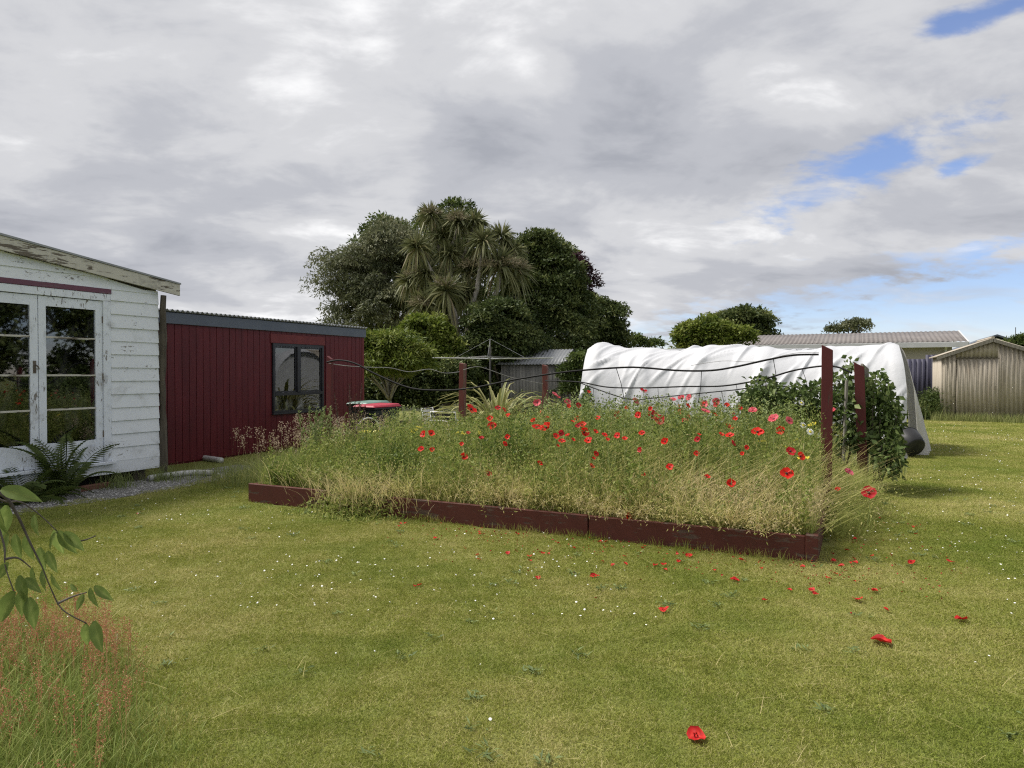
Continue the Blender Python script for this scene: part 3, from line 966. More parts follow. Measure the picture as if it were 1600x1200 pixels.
# roofs farther off on the right
for nm, lab, Y, px, wd, zr_, ze, mr, mw in (('far_house', 'distant house with a dark roof and pale gable behind the iron shed', 42, 1556, 4.2, 3.78, 3.0, M['fascia'], M['white_gutter']),
                                            ('far_house', 'distant house with an orange tiled roof at the right edge', 55, 1612, 4.0, 4.45, 3.4, M['orange_tile'], M['house_wall'])):
    c = view(px, 583, Y)
    r = empty(nm, (c.x, c.y, 0), GRID_ROT)
    tag(r, lab, 'house')
    MB().box(-wd * .5 + .2, wd * .5 - .2, 0, 7, 0, ze).prism([(-wd * .5 + .2, 0, ze), (wd * .5 - .2, 0, ze), (0, 0, zr_ - .1)], (0, 7, 0)).build('wall', mw, r)
    m = MB()
    for sg in (-1, 1):
        m.hexa([(sg * (wd * .5 + .2), -.3, ze - .15), (sg * (wd * .5 + .2), 7.3, ze - .15), (0, 7.3, zr_), (0, -.3, zr_),
                (sg * (wd * .5 + .2), -.3, ze - .05), (sg * (wd * .5 + .2), 7.3, ze - .05), (0, 7.3, zr_ + .1), (0, -.3, zr_ + .1)])
    m.build('roof', mr, r)
    if mr is M['fascia']:
        MB().tube([(1.1, 1.0, ze), (1.1, 1.0, zr_ + .55)], .02).build('aerial', M['dark_metal'], r)

# ------------------------------------------------------------------ small grey shed and paling fence under the trees
Q = empty('small_shed', (0.65, 24.6, 0), rad(-20))
tag(Q, 'small weathered grey shed under the trees behind the clothesline', 'shed')
corr_obj('wall_sheet', M['grey_shed'], Q, -1.1, 0.0, lambda s, w: (s, w, 0), lambda s, w: (s, w, 1.92), .12, .012)
corr_obj('wall_sheet', M['grey_shed'], Q, 0.0, 1.1, lambda s, w: (s, w - .01, 0), lambda s, w: (s, w - .01, 1.92), .12, .012)
MB().prism([(-1.1, .02, 0), (-1.1, 2.0, 0), (-1.1, 2.0, 1.92), (-1.1, 1.0, 2.36), (-1.1, .02, 1.92)], (.06, 0, 0)).build('side_wall', M['grey_shed'], Q)
MB().prism([(1.04, .02, 0), (1.04, 2.0, 0), (1.04, 2.0, 1.92), (1.04, 1.0, 2.36), (1.04, .02, 1.92)], (.06, 0, 0)).build('side_wall', M['grey_shed'], Q)
for y0, y1 in ((-.15, 1.0), (2.15, 1.0)):
    corr_obj('roof_sheet', M['roof_iron'], Q, -1.25, 1.25, lambda s, w, y0=y0: (s, y0, 1.90 + w), lambda s, w, y1=y1: (s, y1, 2.44 + w), .12, .012)

PF_ = empty('paling_fence', (1.7, 26.2, 0), rad(-20))
tag(PF_, 'grey timber paling fence between the small shed and white tunnel', 'fence')
me_p = MB().box(.004, .126, 0, .018, .04, 1.95).mesh('paling', M['grey_fence'], bevel=.004)
for i in range(30):
    o = obj('paling', me_p, PF_)
    o.location = (i * .13, random.uniform(-.006, .006), random.uniform(-.03, .03))
for z in (.5, 1.5):
    MB().box(0, 3.9, .02, .07, z - .04, z + .04).build('rail', M['grey_fence'], PF_)

# ------------------------------------------------------------------ trees
def crown_cloud(blobs, n_clump, per, leaf, width, clump_r, seed, droop=0.0, shell=.62, tint_lo=0.0, tint_hi=1.0):
    global rng
    rng = np.random.default_rng(seed)
    cl = Cloud()
    B = np.array(blobs, float)
    area = (B[:, 3] * B[:, 4] * B[:, 5]) ** (2 / 3)
    which = rng.choice(len(B), n_clump, p=area / area.sum())
    u = unit(n_clump)
    u[:, 2] = np.where(u[:, 2] < -.55, -u[:, 2], u[:, 2])
    r = rng.uniform(shell, 1.0, n_clump) ** .6 + (rng.uniform(size=n_clump) < .12) * rng.uniform(0, .16, n_clump)
    wob = 1 + .26 * np.array([mnoise.noise((q[0] * 2.1 + seed, q[1] * 2.1, q[2] * 2.1)) for q in u])
    C = B[which, :3] + u * B[which, 3:6] * (r * wob)[:, None]
    ok = C[:, 2] > .15
    C, u = C[ok], u[ok]
    nc = len(C)
    cr = clump_r * rng.uniform(.6, 1.35, nc)
    ctint = rng.normal(.44, .2, nc) + .12 * u[:, 2]
    idx = np.repeat(np.arange(nc), per)
    n = len(idx)
    v = unit(n)
    v[:, 2] = np.abs(v[:, 2]) * .8 - .25
    P = C[idx] + v * (cr[idx] * rng.uniform(.25, 1.0, n) ** .5)[:, None]
    D = v * .7 + rng.normal(size=(n, 3)) * .55
    D[:, 2] -= droop
    t = np.clip(ctint[idx] + rng.normal(0, .16, n), tint_lo, tint_hi)
    roll = np.tile(np.array([[0, 0, 1.0]]), (n, 1)) + rng.normal(size=(n, 3)) * .6
    S_ = np.cross(D, roll)
    cl.leaves(P, D, leaf * rng.uniform(.6, 1.3, n), width * rng.uniform(.7, 1.3, n), t, roll=roll)
    return cl, C


def limb(m, p0, p1, r0, r1, sag=.12, n=6):
    p0, p1 = Vector(p0), Vector(p1)
    d = p1 - p0
    off = Vector((random.uniform(-1, 1), random.uniform(-1, 1), .6)) * d.length * sag
    pts, rs = [], []
    for i in range(n + 1):
        t = i / n
        pts.append(p0 + d * t + off * math.sin(math.pi * t))
        rs.append(r0 + (r1 - r0) * t)
    m.tube(pts, rs, 7)


def tree(name, label, base, blobs, mat, n_clump=220, per=110, leaf=.16, width=.08, clump_r=.55, seed=1, trunk_r=.16, fork=.3, droop=0., group=None, cat='tree', bark='bark', limbs=10, shell=.62):
    base = Vector(base)
    random.seed(seed)
    r = empty(name, base)
    tag(r, label, cat, group)
    loc = [(b[0] - base.x, b[1] - base.y, *b[2:]) for b in blobs]
    cl, C = crown_cloud(loc, n_clump, per, leaf, width, clump_r, seed, droop, shell)
    cl.build('crown', M[mat], r)
    top = max(b[2] for b in loc)
    m = MB()
    f = Vector((np.mean([b[0] for b in loc]) * .4, np.mean([b[1] for b in loc]) * .4, top * fork))
    limb(m, (0, 0, -.05), f, trunk_r, trunk_r * .75, .03)
    for i in range(limbs):
        c = C[random.randrange(len(C))]
        c = Vector(c) * .94
        if c.z < f.z * .6: c.z = f.z * .8
        limb(m, f, c, trunk_r * .5, .02, .10)
    m.build('trunk', M[bark], r, smooth=True)
    return r


def blob(px, py, Y, wpx, hpx, dy=None):
    """Ellipsoid of foliage given by its measured centre, distance and angular size."""
    c = view(px, py, Y)
    k = Y / 1110
    return (c.x, c.y, c.z, wpx * k, dy if dy else (wpx + hpx) * .5 * k, hpx * k)


def gpos(px, Y):
    return (view(px, 583, Y).x, Y, 0)


BG = 'trees in the belt behind the yard'
tree('willow_tree', 'grey green loose crowned tree at the left of the tree belt', gpos(585, 33),
     [blob(580, 450, 33, 55, 75), blob(530, 440, 33, 40, 45), blob(612, 400, 33, 42, 50), blob(600, 500, 32.5, 75, 60), blob(550, 500, 32.5, 38, 45), blob(650, 440, 33, 35, 60)],
     'lf_willow', 330, 130, .20, .055, .62, 11, .28, .3, .45, BG)
tree('leafy_tree', 'dark green treetop showing above the grey green tree', gpos(615, 38),
     [blob(605, 385, 38, 42, 38), blob(580, 395, 38, 28, 28), blob(610, 430, 38, 50, 50)], 'lf_mid', 110, 110, .22, .11, .7, 12, .25, .4, group=BG)
tree('leafy_tree', 'tallest green tree rising behind the cabbage tree heads', gpos(700, 35),
     [blob(697, 345, 35, 34, 30), blob(680, 375, 35, 32, 40), blob(725, 375, 35, 34, 38), blob(700, 440, 35, 60, 60), blob(710, 520, 35, 70, 70)], 'lf_mid', 260, 110, .2, .10, .62, 13, .3, .4, group=BG)
tree('evergreen_tree', 'big dark evergreen tree right of the cabbage tree', gpos(845, 30),
     [blob(830, 410, 30, 36, 38), blob(848, 395, 30, 26, 30), blob(862, 430, 30, 44, 45), blob(850, 490, 29.5, 62, 60), blob(870, 540, 29, 60, 55), blob(820, 470, 29.5, 40, 50), blob(890, 490, 30, 32, 48), blob(885, 590, 28.5, 42, 36)],
     'lf_dark', 520, 120, .16, .085, .5, 14, .3, .25, group=BG)
tree('plum_tree', 'dark purple leaved tree behind the big evergreen', gpos(895, 38),
     [blob(893, 440, 38, 30, 36), blob(905, 460, 38, 18, 26), blob(880, 430, 38, 20, 26)], 'lf_purple', 90, 120, .18, .10, .6, 15, .2, .5, group=BG)
tree('evergreen_tree', 'rounded dark green tree at the right end of the tree belt', gpos(940, 34),
     [blob(935, 510, 34, 38, 42), blob(952, 535, 34, 22, 32), blob(915, 500, 34, 30, 32), blob(940, 570, 33.5, 44, 40)], 'lf_dark', 230, 120, .17, .09, .52, 16, .25, .3, group=BG)
tree('evergreen_shrub', 'round dark shrub in front of the cabbage tree trunks', gpos(785, 25.5),
     [blob(780, 505, 25.5, 44, 34), blob(790, 545, 25.5, 52, 40), blob(762, 545, 25.3, 30, 36), blob(830, 560, 26.5, 40, 40)], 'lf_dark', 300, 120, .13, .075, .38, 17, .14, .25, cat='shrub')
tree('broadleaf_shrub', 'bright green rounded bush beside the cabbage tree trunks', gpos(665, 24.5),
     [blob(667, 522, 24.5, 36, 27), blob(640, 540, 24.3, 30, 24), blob(690, 545, 24.3, 26, 22), blob(655, 565, 24, 50, 26)], 'lf_light', 200, 110, .15, .085, .36, 18, .12, .3, cat='shrub')
tree('feathery_tree', 'pale green feathery leaved small tree beside the red shed', gpos(612, 20.5),
     [blob(590, 548, 20.5, 30, 26), blob(618, 545, 20.2, 34, 24), blob(640, 562, 20, 30, 22), blob(600, 575, 20, 34, 22), blob(575, 560, 20.8, 20, 26)], 'lf_light', 210, 130, .17, .045, .34, 19, .07, .35, .35, cat='tree', bark='pale_bark', limbs=14)
hg = 'dark shrubs massed behind the bins'
tree('dark_shrub', 'dark leafy shrub directly behind the rubbish bins', gpos(610, 23), [blob(605, 610, 23, 50, 42), blob(590, 625, 22.5, 34, 30)], 'lf_dark', 190, 120, .13, .07, .36, 20, .1, .3, cat='shrub')
tree('dark_shrub', 'dark leafy shrub left of the clothesline pole', gpos(680, 23.5), [blob(672, 605, 23.5, 48, 44), blob(700, 600, 23.8, 38, 44), blob(650, 620, 23, 30, 26)], 'lf_dark', 210, 120, .13, .07, .36, 21, .1, .3, cat='shrub')
tree('dark_shrub', 'dark shrub between the yellow flax and the small grey shed', gpos(745, 25.5), [blob(740, 600, 25.5, 40, 44), blob(765, 590, 26, 30, 40)], 'lf_dark', 130, 110, .13, .07, .36, 22, .1, .3, cat='shrub')
tree('dark_shrub', 'dark shrubby growth beside the left end of the white tunnel', gpos(893, 24), [blob(892, 600, 24, 18, 30), blob(905, 585, 24, 12, 42)], 'lf_mid', 70, 100, .12, .05, .3, 23, .06, .3, cat='shrub')
# beyond the tunnel
tree('broadleaf_tree', 'bright green bushy tree showing above the white tunnel', gpos(1110, 30),
     [blob(1085, 530, 30, 26, 24), blob(1115, 525, 30, 34, 22), blob(1150, 530, 30, 24, 18), blob(1065, 535, 30, 18, 14), blob(1110, 560, 30, 55, 25)], 'lf_light', 190, 110, .17, .09, .45, 24, .2, .4)
tree('dark_tree', 'dark round crowned tree behind the roof of the low house', gpos(1160, 46),
     [blob(1155, 512, 46, 46, 26), blob(1185, 510, 46, 24, 20), blob(1130, 512, 46, 24, 18), blob(1160, 540, 46, 50, 30)], 'lf_dark', 170, 110, .25, .13, .7, 25, .3, .4)
tree('thin_tree', 'sparse grey green treetop behind the middle of the low roof', gpos(1325, 48),
     [blob(1312, 517, 48, 16, 8), blob(1338, 512, 48, 18, 10)], 'lf_willow', 34, 70, .22, .09, .5, 26, .15, .8, limbs=14)
tree('thin_tree', 'small sparse treetop just left of the tunnel bush', gpos(1005, 40),
     [blob(993, 537, 40, 7, 10), blob(1018, 541, 40, 13, 6)], 'lf_mid', 22, 80, .2, .09, .45, 27, .1, .6)
tree('hedge_shrub', 'leafy shrub at the right edge above the iron shed roof', gpos(1600, 36), [blob(1597, 545, 36, 17, 16), blob(1620, 560, 36, 30, 30)], 'lf_mid', 80, 100, .17, .08, .45, 28, .1, .3, cat='shrub')
rng = np.random.default_rng(29)
fs = empty('fence_shrub', gpos(1452, 24.6))
tag(fs, 'unkempt green growth between the tunnel and the iron shed', 'shrub')
fc = Cloud()
n = 1500
x = np.concatenate([rng.normal(-.15, .32, 1000), rng.normal(.32, .13, 500)]); y = rng.normal(0, .25, n)
hh = (.35 + .75 * np.exp(-((x - .15) / .42) ** 2)) * rng.uniform(.45, 1.1, n)
P_ = np.stack([x, y, 0 * x], 1)
fc.blades(P_, hh, rng.uniform(0, 6.3, n), rng.uniform(.05, .35, n), .012, rng.uniform(.2, .5, n), rng.uniform(.3, .9, n), 3)
for j in range(9):
    t = rng.uniform(.25, 1.0, n)
    th = rng.uniform(0, 6.3, n)
    fc.leaves(P_ + np.stack([0 * t, 0 * t, hh * t * .95], 1) + rng.normal(size=(n, 3)) * .03, np.stack([np.cos(th), np.sin(th), rng.uniform(.0, 1.0, n)], 1), rng.uniform(.06, .14, n), .03, np.clip(rng.normal(.5, .2, n), 0, 1))
fc.build('foliage', M['lf_mid'], fs)
# shelter hedge east of the yard, mirrored darkly in the door panes
tree('shelter_hedge', 'tall dark shelter hedge along the east side, mirrored in the door glass', (19.0, 8.5, 0),
     [(18.5, y, 2.2, 1.6, 1.8, 2.4) for y in (1.0, 3.5, 6.0, 8.5, 11.0, 13.5)], 'lf_dark', 260, 60, .3, .16, .75, 30, .2, .3, cat='hedge')

# cabbage tree
def cabbage_tree():
    global rng
    rng = np.random.default_rng(41)
    random.seed(41)
    Y0 = 27.0
    r = empty('cabbage_tree', gpos(724, Y0))
    base = r.location.copy()
    tag(r, 'tall many headed cabbage tree with pale forked trunks and spiky leaf heads', 'tree')
    P = lambda px, py, dy=0.0: view(px, py, Y0 + dy) - base
    stems = [
        ([(726, 655), (722, 560), (716, 522), (704, 482), (690, 452), (672, 420), (655, 388)], .15, .06, 0),
        ([(728, 655), (729, 540), (734, 482), (745, 455), (750, 420), (751, 385)], .13, .06, -.5),
        ([(700, 470), (705, 440), (704, 400), (708, 380), (718, 352)], .09, .05, .2),
        ([(706, 428), (720, 408), (729, 390), (741, 352)], .07, .045, .3),
        ([(703, 435), (690, 405), (682, 375), (674, 345)], .07, .045, .5),
        ([(768, 470), (778, 452), (783, 420)], .09, .06, -.3),
        ([(745, 540), (760, 490), (768, 470)], .11, .09, -.3),
        ([(716, 520), (712, 490), (700, 462)], .08, .05, -.8),
    ]
    for pts, r0, r1, dy in stems:
        n = len(pts)
        MB().tube([P(x, y, dy) for x, y in pts], [r0 + (r1 - r0) * i / (n - 1) for i in range(n)], 8).build('trunk', M['pale_bark'], r, smooth=True)
    heads = [(674, 340, .5, .85), (716, 348, .2, .95), (741, 350, .3, .85), (652, 388, 0, .95), (692, 372, .4, .9), (755, 380, -.5, .95), (783, 372, .3, .9), (780, 415, -.4, 1.25),
             (698, 455, -.9, 1.1), (664, 430, .3, 1.0), (731, 425, .2, .9), (804, 425, .2, 1.1), (704, 398, .2, .85), (664, 478, -.2, 1.0), (730, 458, -.2, .9), (798, 395, .5, 1.0), (640, 440, .6, .8), (762, 405, .4, .9)]
    for i, (px, py, dy, rad_) in enumerate(heads):
        c = Cloud()
        n = 200
        u = unit(n)
        u[:, 2] = np.where(rng.uniform(size=n) < .45, np.abs(u[:, 2]), u[:, 2])
        old = u[:, 2] < -.3
        Lh = rad_ * .88 * rng.uniform(.75, 1.1, n)
        Q0 = np.array(P(px, py, dy))[None] + u * .06
        mid = Q0 + u * Lh[:, None] * .5
        mid = mid - np.array([0, 0, 1]) * (Lh * .06)[:, None]
        tip = Q0 + u * Lh[:, None] * np.array([.92, .92, 1]) - np.array([0, 0, 1]) * (Lh * .42 * (1.05 - u[:, 2] * .6))[:, None]
        s = np.cross(u, rng.normal(size=(n, 3))); s /= np.linalg.norm(s, axis=1, keepdims=True)
        w = .034
        V = np.stack([Q0 - s * w * .5, Q0 + s * w * .5, mid + s * w, mid - s * w, tip], 1)
        ii = np.arange(n)[:, None] * 5
        t = np.clip(rng.normal(.5, .18, n) + np.where(old, .15, 0), 0, 1)
        c.add(V, np.repeat(t, 5), f3=ii + np.array([[3, 2, 4]]), f4=ii + np.array([[0, 1, 2, 3]]))
        c.build('leaf_head', M['lf_cabbage'], r)
    for px, py, dy in ((674, 336, .2), (694, 448, -1.1), (714, 345, -.3), (735, 418, -.4), (762, 418, -.9), (812, 420, -.3), (655, 478, -.6), (648, 430, .2), (795, 415, -.8)):
        c = Cloud()
        n = 260
        u = unit(n); u[:, 2] = np.abs(u[:, 2]) * .8
        Pn = np.array(P(px, py, dy))[None] + u * (rng.uniform(.1, 1, n) ** .6 * .42)[:, None]
        c.leaves(Pn, u + rng.normal(size=(n, 3)) * .4, .11, .028, rng.uniform(0, 1, n))
        tag(c.build('flower_panicle', M['panicle'], r), kind='stuff')


cabbage_tree()

# ------------------------------------------------------------------ white cloth tunnel
rng = np.random.default_rng(50); random.seed(50)
T = groot('cloth_tunnel', -5.66, 10.6)
tag(T, 'white cloth covered hoop tunnel behind the raised bed', 'tunnel')
TL, TW, TH = 6.75, 1.4, 2.17
hoops = np.linspace(.25, TL - .12, 6)


def tunnel_cover():
    ns, nt_ = 300, 84
    s = np.linspace(0, TL, ns)[:, None] * np.ones((1, nt_))
    ph = np.linspace(0.0, math.pi, nt_)[None] * np.ones((ns, 1))
    # squashed hoop: steep sides, flattish crown
    cy = -np.sign(np.cos(ph)) * np.abs(np.cos(ph)) ** .85 * TW
    cz = np.sin(ph) ** .72 * TH
    sag = np.min(np.abs(s[..., None] - hoops), axis=-1)
    sag = np.clip(sag / .65, 0, 1) ** 1.5
    arc = ph * 1.9
    d = -.045 * sag
    r2 = np.random.default_rng(5)
    for i in range(90):          # pulled folds, mostly running down and to the left
        s0, a0 = r2.uniform(-.2, TL), r2.uniform(.2, 4.4)
        th = r2.normal(1.02, .22)
        ux, uy = math.cos(th), math.sin(th)
        ds, da = s - s0, arc - a0
        al, ac = ds * ux + da * uy, -ds * uy + da * ux
        w_, ln = r2.uniform(.018, .05), r2.uniform(.3, 1.0)
        d = d + r2.uniform(.015, .058) * np.exp(-(ac / w_) ** 2 - (al / ln) ** 2)
    for i in range(40):
        s0, a0 = r2.uniform(0, TL), r2.uniform(.1, 4.4)
        d = d + r2.uniform(-.02, .02) * np.exp(-((s - s0) / .3) ** 2 - ((arc - a0) / .2) ** 2)
    rid = np.exp(-(sag / .10) ** 2)
    d = d + .028 * rid
    ny, nz = cy / TW, cz / TH
    nl = np.sqrt(ny ** 2 + nz ** 2) + 1e-6
    y, z = cy + d * ny / nl, cz + d * nz / nl
    bumpz = .06 * np.exp(-((s - .25) / .22) ** 2) * np.clip(np.sin(ph), 0, 1) ** 3
    z = z + bumpz + .05 * np.sin(s * 2.2 + .6) * np.clip(np.sin(ph), 0, 1) ** 2 + .06 * (1 - s / TL) * np.sin(ph)
    x = s + .05 * np.sin(ph * 3 + s) + .12 * np.cos(ph) * 0
    z = np.maximum(z, .01)
    V = np.stack([x, y, z], -1).reshape(-1, 3)
    i = np.arange(ns - 1)[:, None] * nt_ + np.arange(nt_ - 1)[None]
    F_ = np.stack([i, i + nt_, i + nt_ + 1, i + 1], -1).reshape(-1, 4)
    return V, F_, (x, y, z)


V, F4, (tx, ty, tz) = tunnel_cover()
o = obj('cover', npmesh('cover', V, [F4], M['cover'], smooth=True), T)
for h in hoops:
    pts = []
    for ph in np.linspace(0, math.pi, 22):
        pts.append((h, -math.copysign(abs(math.cos(ph)) ** .85, math.cos(ph)) * (TW - .05), math.sin(ph) ** .72 * (TH - .06) + .08 * (1 - h / TL) * math.sin(ph)))
    MB().tube(pts, .016, 6).build('hoop', M['galv'], T, smooth=True)
MB().tube([(.2, 0, TH + .02), (TL - .1, 0, TH - .06)], .018, 6).build('ridge_pole', M['galv'], T)
# slack end curtain
nr, nc = 60, 70
ph = np.linspace(.02, math.pi * .98, nc)
rows = []
for j in range(nr):
    t = j / (nr - 1)                      # 0 at the hoop, 1 at the bottom hem / closed centre
    yy = -np.sign(np.cos(ph)) * np.abs(np.cos(ph)) ** .85 * TW
    zt = np.sin(ph) ** .72 * TH - .01
    z = zt * (1 - t)
    flare = .50 * (1 - (z / TH)) ** .85 * (.35 + .65 * np.sin(ph) ** .5)
    fold = .06 * np.sin(ph * 13 + 2.2 * t) * (.2 + t) * (.6 + .4 * np.sin(ph * 5)) + .03 * np.sin(ph * 29 + t * 6) * t
    x = TL - .02 + flare + fold * .9
    rows.append(np.stack([x, yy * (1 - .06 * t), np.maximum(z, .015)], 1))
CV = np.stack(rows)
i = np.arange(nr - 1)[:, None] * nc + np.arange(nc - 1)[None]
obj('end_curtain', npmesh('end_curtain', CV.reshape(-1, 3), [np.stack([i, i + 1, i + nc + 1, i + nc], -1).reshape(-1, 4)], M['fabric'], smooth=True), T)
# closed far left end
m = MB()
pts = [(0.06, -math.copysign(abs(math.cos(q)) ** .85, math.cos(q)) * (TW - .02), math.sin(q) ** .72 * (TH + .05)) for q in np.linspace(0, math.pi, 24)]
m.poly(pts)
m.build('end_panel', M['cover'], T)

# tipped tub holding the cloth down
tb = empty('garden_tub', Vector((7.56, 13.42, .25)), 0)
tb.rotation_euler = (rad(-62), rad(8), rad(12))
tag(tb, 'black round tub tipped on its side at the foot of the white tunnel', 'tub')
MB().lathe([(0.0, -.02), (.17, -.02), (.20, 0), (.235, .14), (.25, .27), (.255, .30)], 24, (0, 0, -.1)).build('body', M['tub_black'], tb, smooth=True)
MB().lathe([(.238, .19), (.240, .22), (.12, .235), (0, .24)], 24, (0, 0, -.1)).build('potting_soil', M['tub_end'], tb, smooth=True)
ringv = MB()
ringv.tube([(.25 * math.cos(t), .25 * math.sin(t), .20) for t in np.linspace(0, 2 * math.pi, 25)], .014, 6, cap=False)
ringv.build('rim', M['tub_black'], tb, smooth=True)
o = MB().lathe([(0, 0), (.05, 0), (.055, .02), (.06, .11), (.052, .115), (.045, .02), (0, .02)], 14).build('plastic_pot', M['pvc'], smooth=True)
o.location = (7.22, 13.2, .055)
o.rotation_euler = (rad(82), 0, rad(30))
tag(o, 'small white plastic pot lying on the grass beside the black tub', 'pot')

# ------------------------------------------------------------------ raised bed
BD = groot('raised_bed', 0, 0)
tag(BD, 'long raised garden bed edged with dark red timber boards', 'garden bed')
TB, HB_ = .05, .222


def bedboard(p0, p1, h=HB_, z0=0.0, tilt=0.0):
    (x0, y0), (x1, y1) = p0, p1
    o = MB().box(x0, x1, y0, y1, z0, h).build('edging_board', M['bed_timber'], BD, bevel=.006)
    o.rotation_euler = (tilt, 0, 0)
    return o


bedboard((-6.5, 0), (-5.26, TB), .232)
bedboard((-5.25, .02), (-4.36, TB + .02), .19)
bedboard((-4.35, 0), (-2.05, TB), .226)
bedboard((-2.04, .004), (-.102, TB + .004), .222)
bedboard((-.10, -.006), (0.0, .094), .236)                # corner block
for y0, y1 in ((.096, 2.1), (2.104, 4.1), (4.104, 5.6)):
    bedboard((-TB - .002, y0), (-.002, y1), .222)
    bedboard((-6.5, y0 if y0 > .1 else .056), (-6.45, y1), .222)
bedboard((-6.44, 5.55), (-.056, 5.6))
soil = MB()
nx, ny = 60, 50
sv = [(-6.45 + 6.4 * i / nx, .05 + 5.5 * j / ny, .15 + .04 * mnoise.noise((i * .35, j * .35, 3))) for j in range(ny + 1) for i in range(nx + 1)]
sf = [(j * (nx + 1) + i, j * (nx + 1) + i + 1, (j + 1) * (nx + 1) + i + 1, (j + 1) * (nx + 1) + i) for j in range(ny) for i in range(nx)]
me = bpy.data.meshes.new('soil'); me.from_pydata(sv, [], sf); me.materials.append(M['soil']); me.shade_smooth()
obj('soil', me, BD)


def post(a, b, h, w, d, label, mat='red_post', lean=(0, 0), slant=.06, rz=0.0):
    m = MB().hexa([(-w / 2, -d / 2, -.05), (w / 2, -d / 2, -.05), (w / 2, d / 2, -.05), (-w / 2, d / 2, -.05),
                   (-w / 2, -d / 2, h), (w / 2, -d / 2, h - slant), (w / 2, d / 2, h - slant), (-w / 2, d / 2, h)])
    o = m.build('timber_post', M[mat], bevel=.005)
    o.location = gw(a, b)
    o.rotation_euler = (lean[0], lean[1], GRID_ROT + rz)
    tag(o, label, 'post', 'dark red posts round the raised bed')
    return o


post(-.02, 2.17, 1.915, .115, .06, 'tall dark red post nearest the camera at the right of the bed', slant=.06)
post(.36, 4.25, 1.75, .125, .07, 'dark red leaning post beside the vine at the far right of the bed', lean=(0, rad(-2.0)), slant=.07)
post(-6.62, 1.62, 1.85, .085, .05, 'dark red post in front of the red shed window', mat='red_post', lean=(0, rad(1.5)), slant=.05)
post(-6.66, 5.55, 1.80, .12, .09, 'faded reddish post left of the yellow flax', mat='red_post_old', lean=(0, rad(1)), slant=.02)
o = post(-5.62, 7.25, 1.78, .11, .09, 'faded reddish post in front of the small grey shed', mat='red_post_old', slant=.03)
o = MB().box(-.017, .017, -.017, .017, 0, 1.50).build('stake', M['grey_stake'], bevel=.004)
o.location = view(1317, 583, 9.62).xy.to_3d()
o.rotation_euler = (rad(1), rad(1.5), .3)
tag(o, 'thin weathered grey stake between the two right hand red posts', 'stake')
o = MB().hexa([(-.05, -.04, 0), (.05, -.04, 0), (.05, .04, 0), (-.05, .04, 0), (-.045, -.035, 1.74), (.045, -.035, 1.66), (.045, .035, 1.66), (-.045, .035, 1.74)]).build('stake', M['grey_stake'], bevel=.006)
o.location = view(1351, 583, 10.1).xy.to_3d()
tag(o, 'broad grey weathered stake behind the leaning red post', 'stake')


# hoses strung from post to post
def spline(pts, n=8):
    pts = [Vector(p) for p in pts]
    out = []
    for i in range(len(pts) - 1):
        p0, p1, p2, p3 = pts[max(i - 1, 0)], pts[i], pts[i + 1], pts[min(i + 2, len(pts) - 1)]
        for k in range(n):
            t = k / n
            out.append(.5 * ((2 * p1) + (p2 - p0) * t + (2 * p0 - 5 * p1 + 4 * p2 - p3) * t * t + (3 * p1 - p0 - 3 * p2 + p3) * t ** 3))
    out.append(pts[-1])
    return out


def hose(pxy, Y0, Y1, r, label, mat='black_hose', drops=(), group='irrigation hoses strung over the bed', name='hose'):
    x0, x1 = pxy[0][0], pxy[-1][0]
    Yf = lambda px: 1 / (1 / Y0 + (1 / Y1 - 1 / Y0) * (px - x0) / (x1 - x0))
    pts = spline([view(px, py, Yf(px)) for px, py in pxy])
    base = pts[0].copy()
    r_ = empty(name, base)
    tag(r_, label, 'hose' if name == 'hose' else 'wire', group)
    MB().tube([p - base for p in pts], r, 6).build('pipe' if name == 'hose' else 'strand', M[mat], r_, smooth=True)
    for px, py0, py1, dx in drops:
        a, b = view(px, py0, Yf(px)) - base, view(px + dx, py1, Yf(px)) - base
        MB().tube([a, (a + b) / 2 + Vector((.01, 0, 0)), b], .004, 5).build('dropper', M['black_hose'], r_)
    return r_


hose([(511, 566), (530, 563), (555, 568), (590, 586), (640, 606), (690, 610), (740, 606), (800, 594), (870, 583), (930, 577), (980, 574), (1010, 575), (1060, 579), (1110, 579), (1150, 573), (1200, 562), (1240, 555), (1279, 554)],
     10.2, 7.85, .0125, 'long black hose sagging from the red shed post to the nearest post', drops=((963, 576, 622, 12), (1096, 580, 630, -5), (1208, 561, 604, 5)))
hose([(852, 595), (905, 597), (950, 605), (1010, 606), (1070, 604), (1130, 603), (1190, 593), (1240, 579), (1285, 572), (1310, 574), (1331, 583)],
     14.6, 9.75, .0135, 'second black hose rising behind the nearest post to the leaning post', drops=((1028, 606, 640, 0), (1150, 600, 633, 4), (1253, 577, 606, 9)))
hose([(906, 598), (935, 609), (985, 624), (1030, 621), (1090, 615), (1150, 609), (1180, 605), (1230, 604), (1280, 608), (1336, 600)],
     13.5, 10.2, .010, 'lowest black hose drooping across the front of the white tunnel', drops=((927, 606, 640, 0), (1127, 611, 640, 5)))
hose([(514, 568), (545, 572), (580, 574), (610, 575), (640, 581), (670, 577), (695, 583), (718, 581)], 10.2, 13.6, .006, 'thin pale cord looping from the red shed post to the faded post', 'pale_hose', name='wire', group='cords')
hose([(724, 578), (745, 573), (765, 578), (800, 590), (850, 600)], 13.7, 14.9, .006, 'thin pale cord hanging between the two faded reddish posts', 'pale_hose', name='wire', group='cords')
hose([(1080, 571), (1130, 564), (1180, 565), (1240, 552), (1279, 551)], 9.0, 7.85, .003, 'thin wire running above the long black hose to the nearest post', 'wire', name='wire', group='cords')

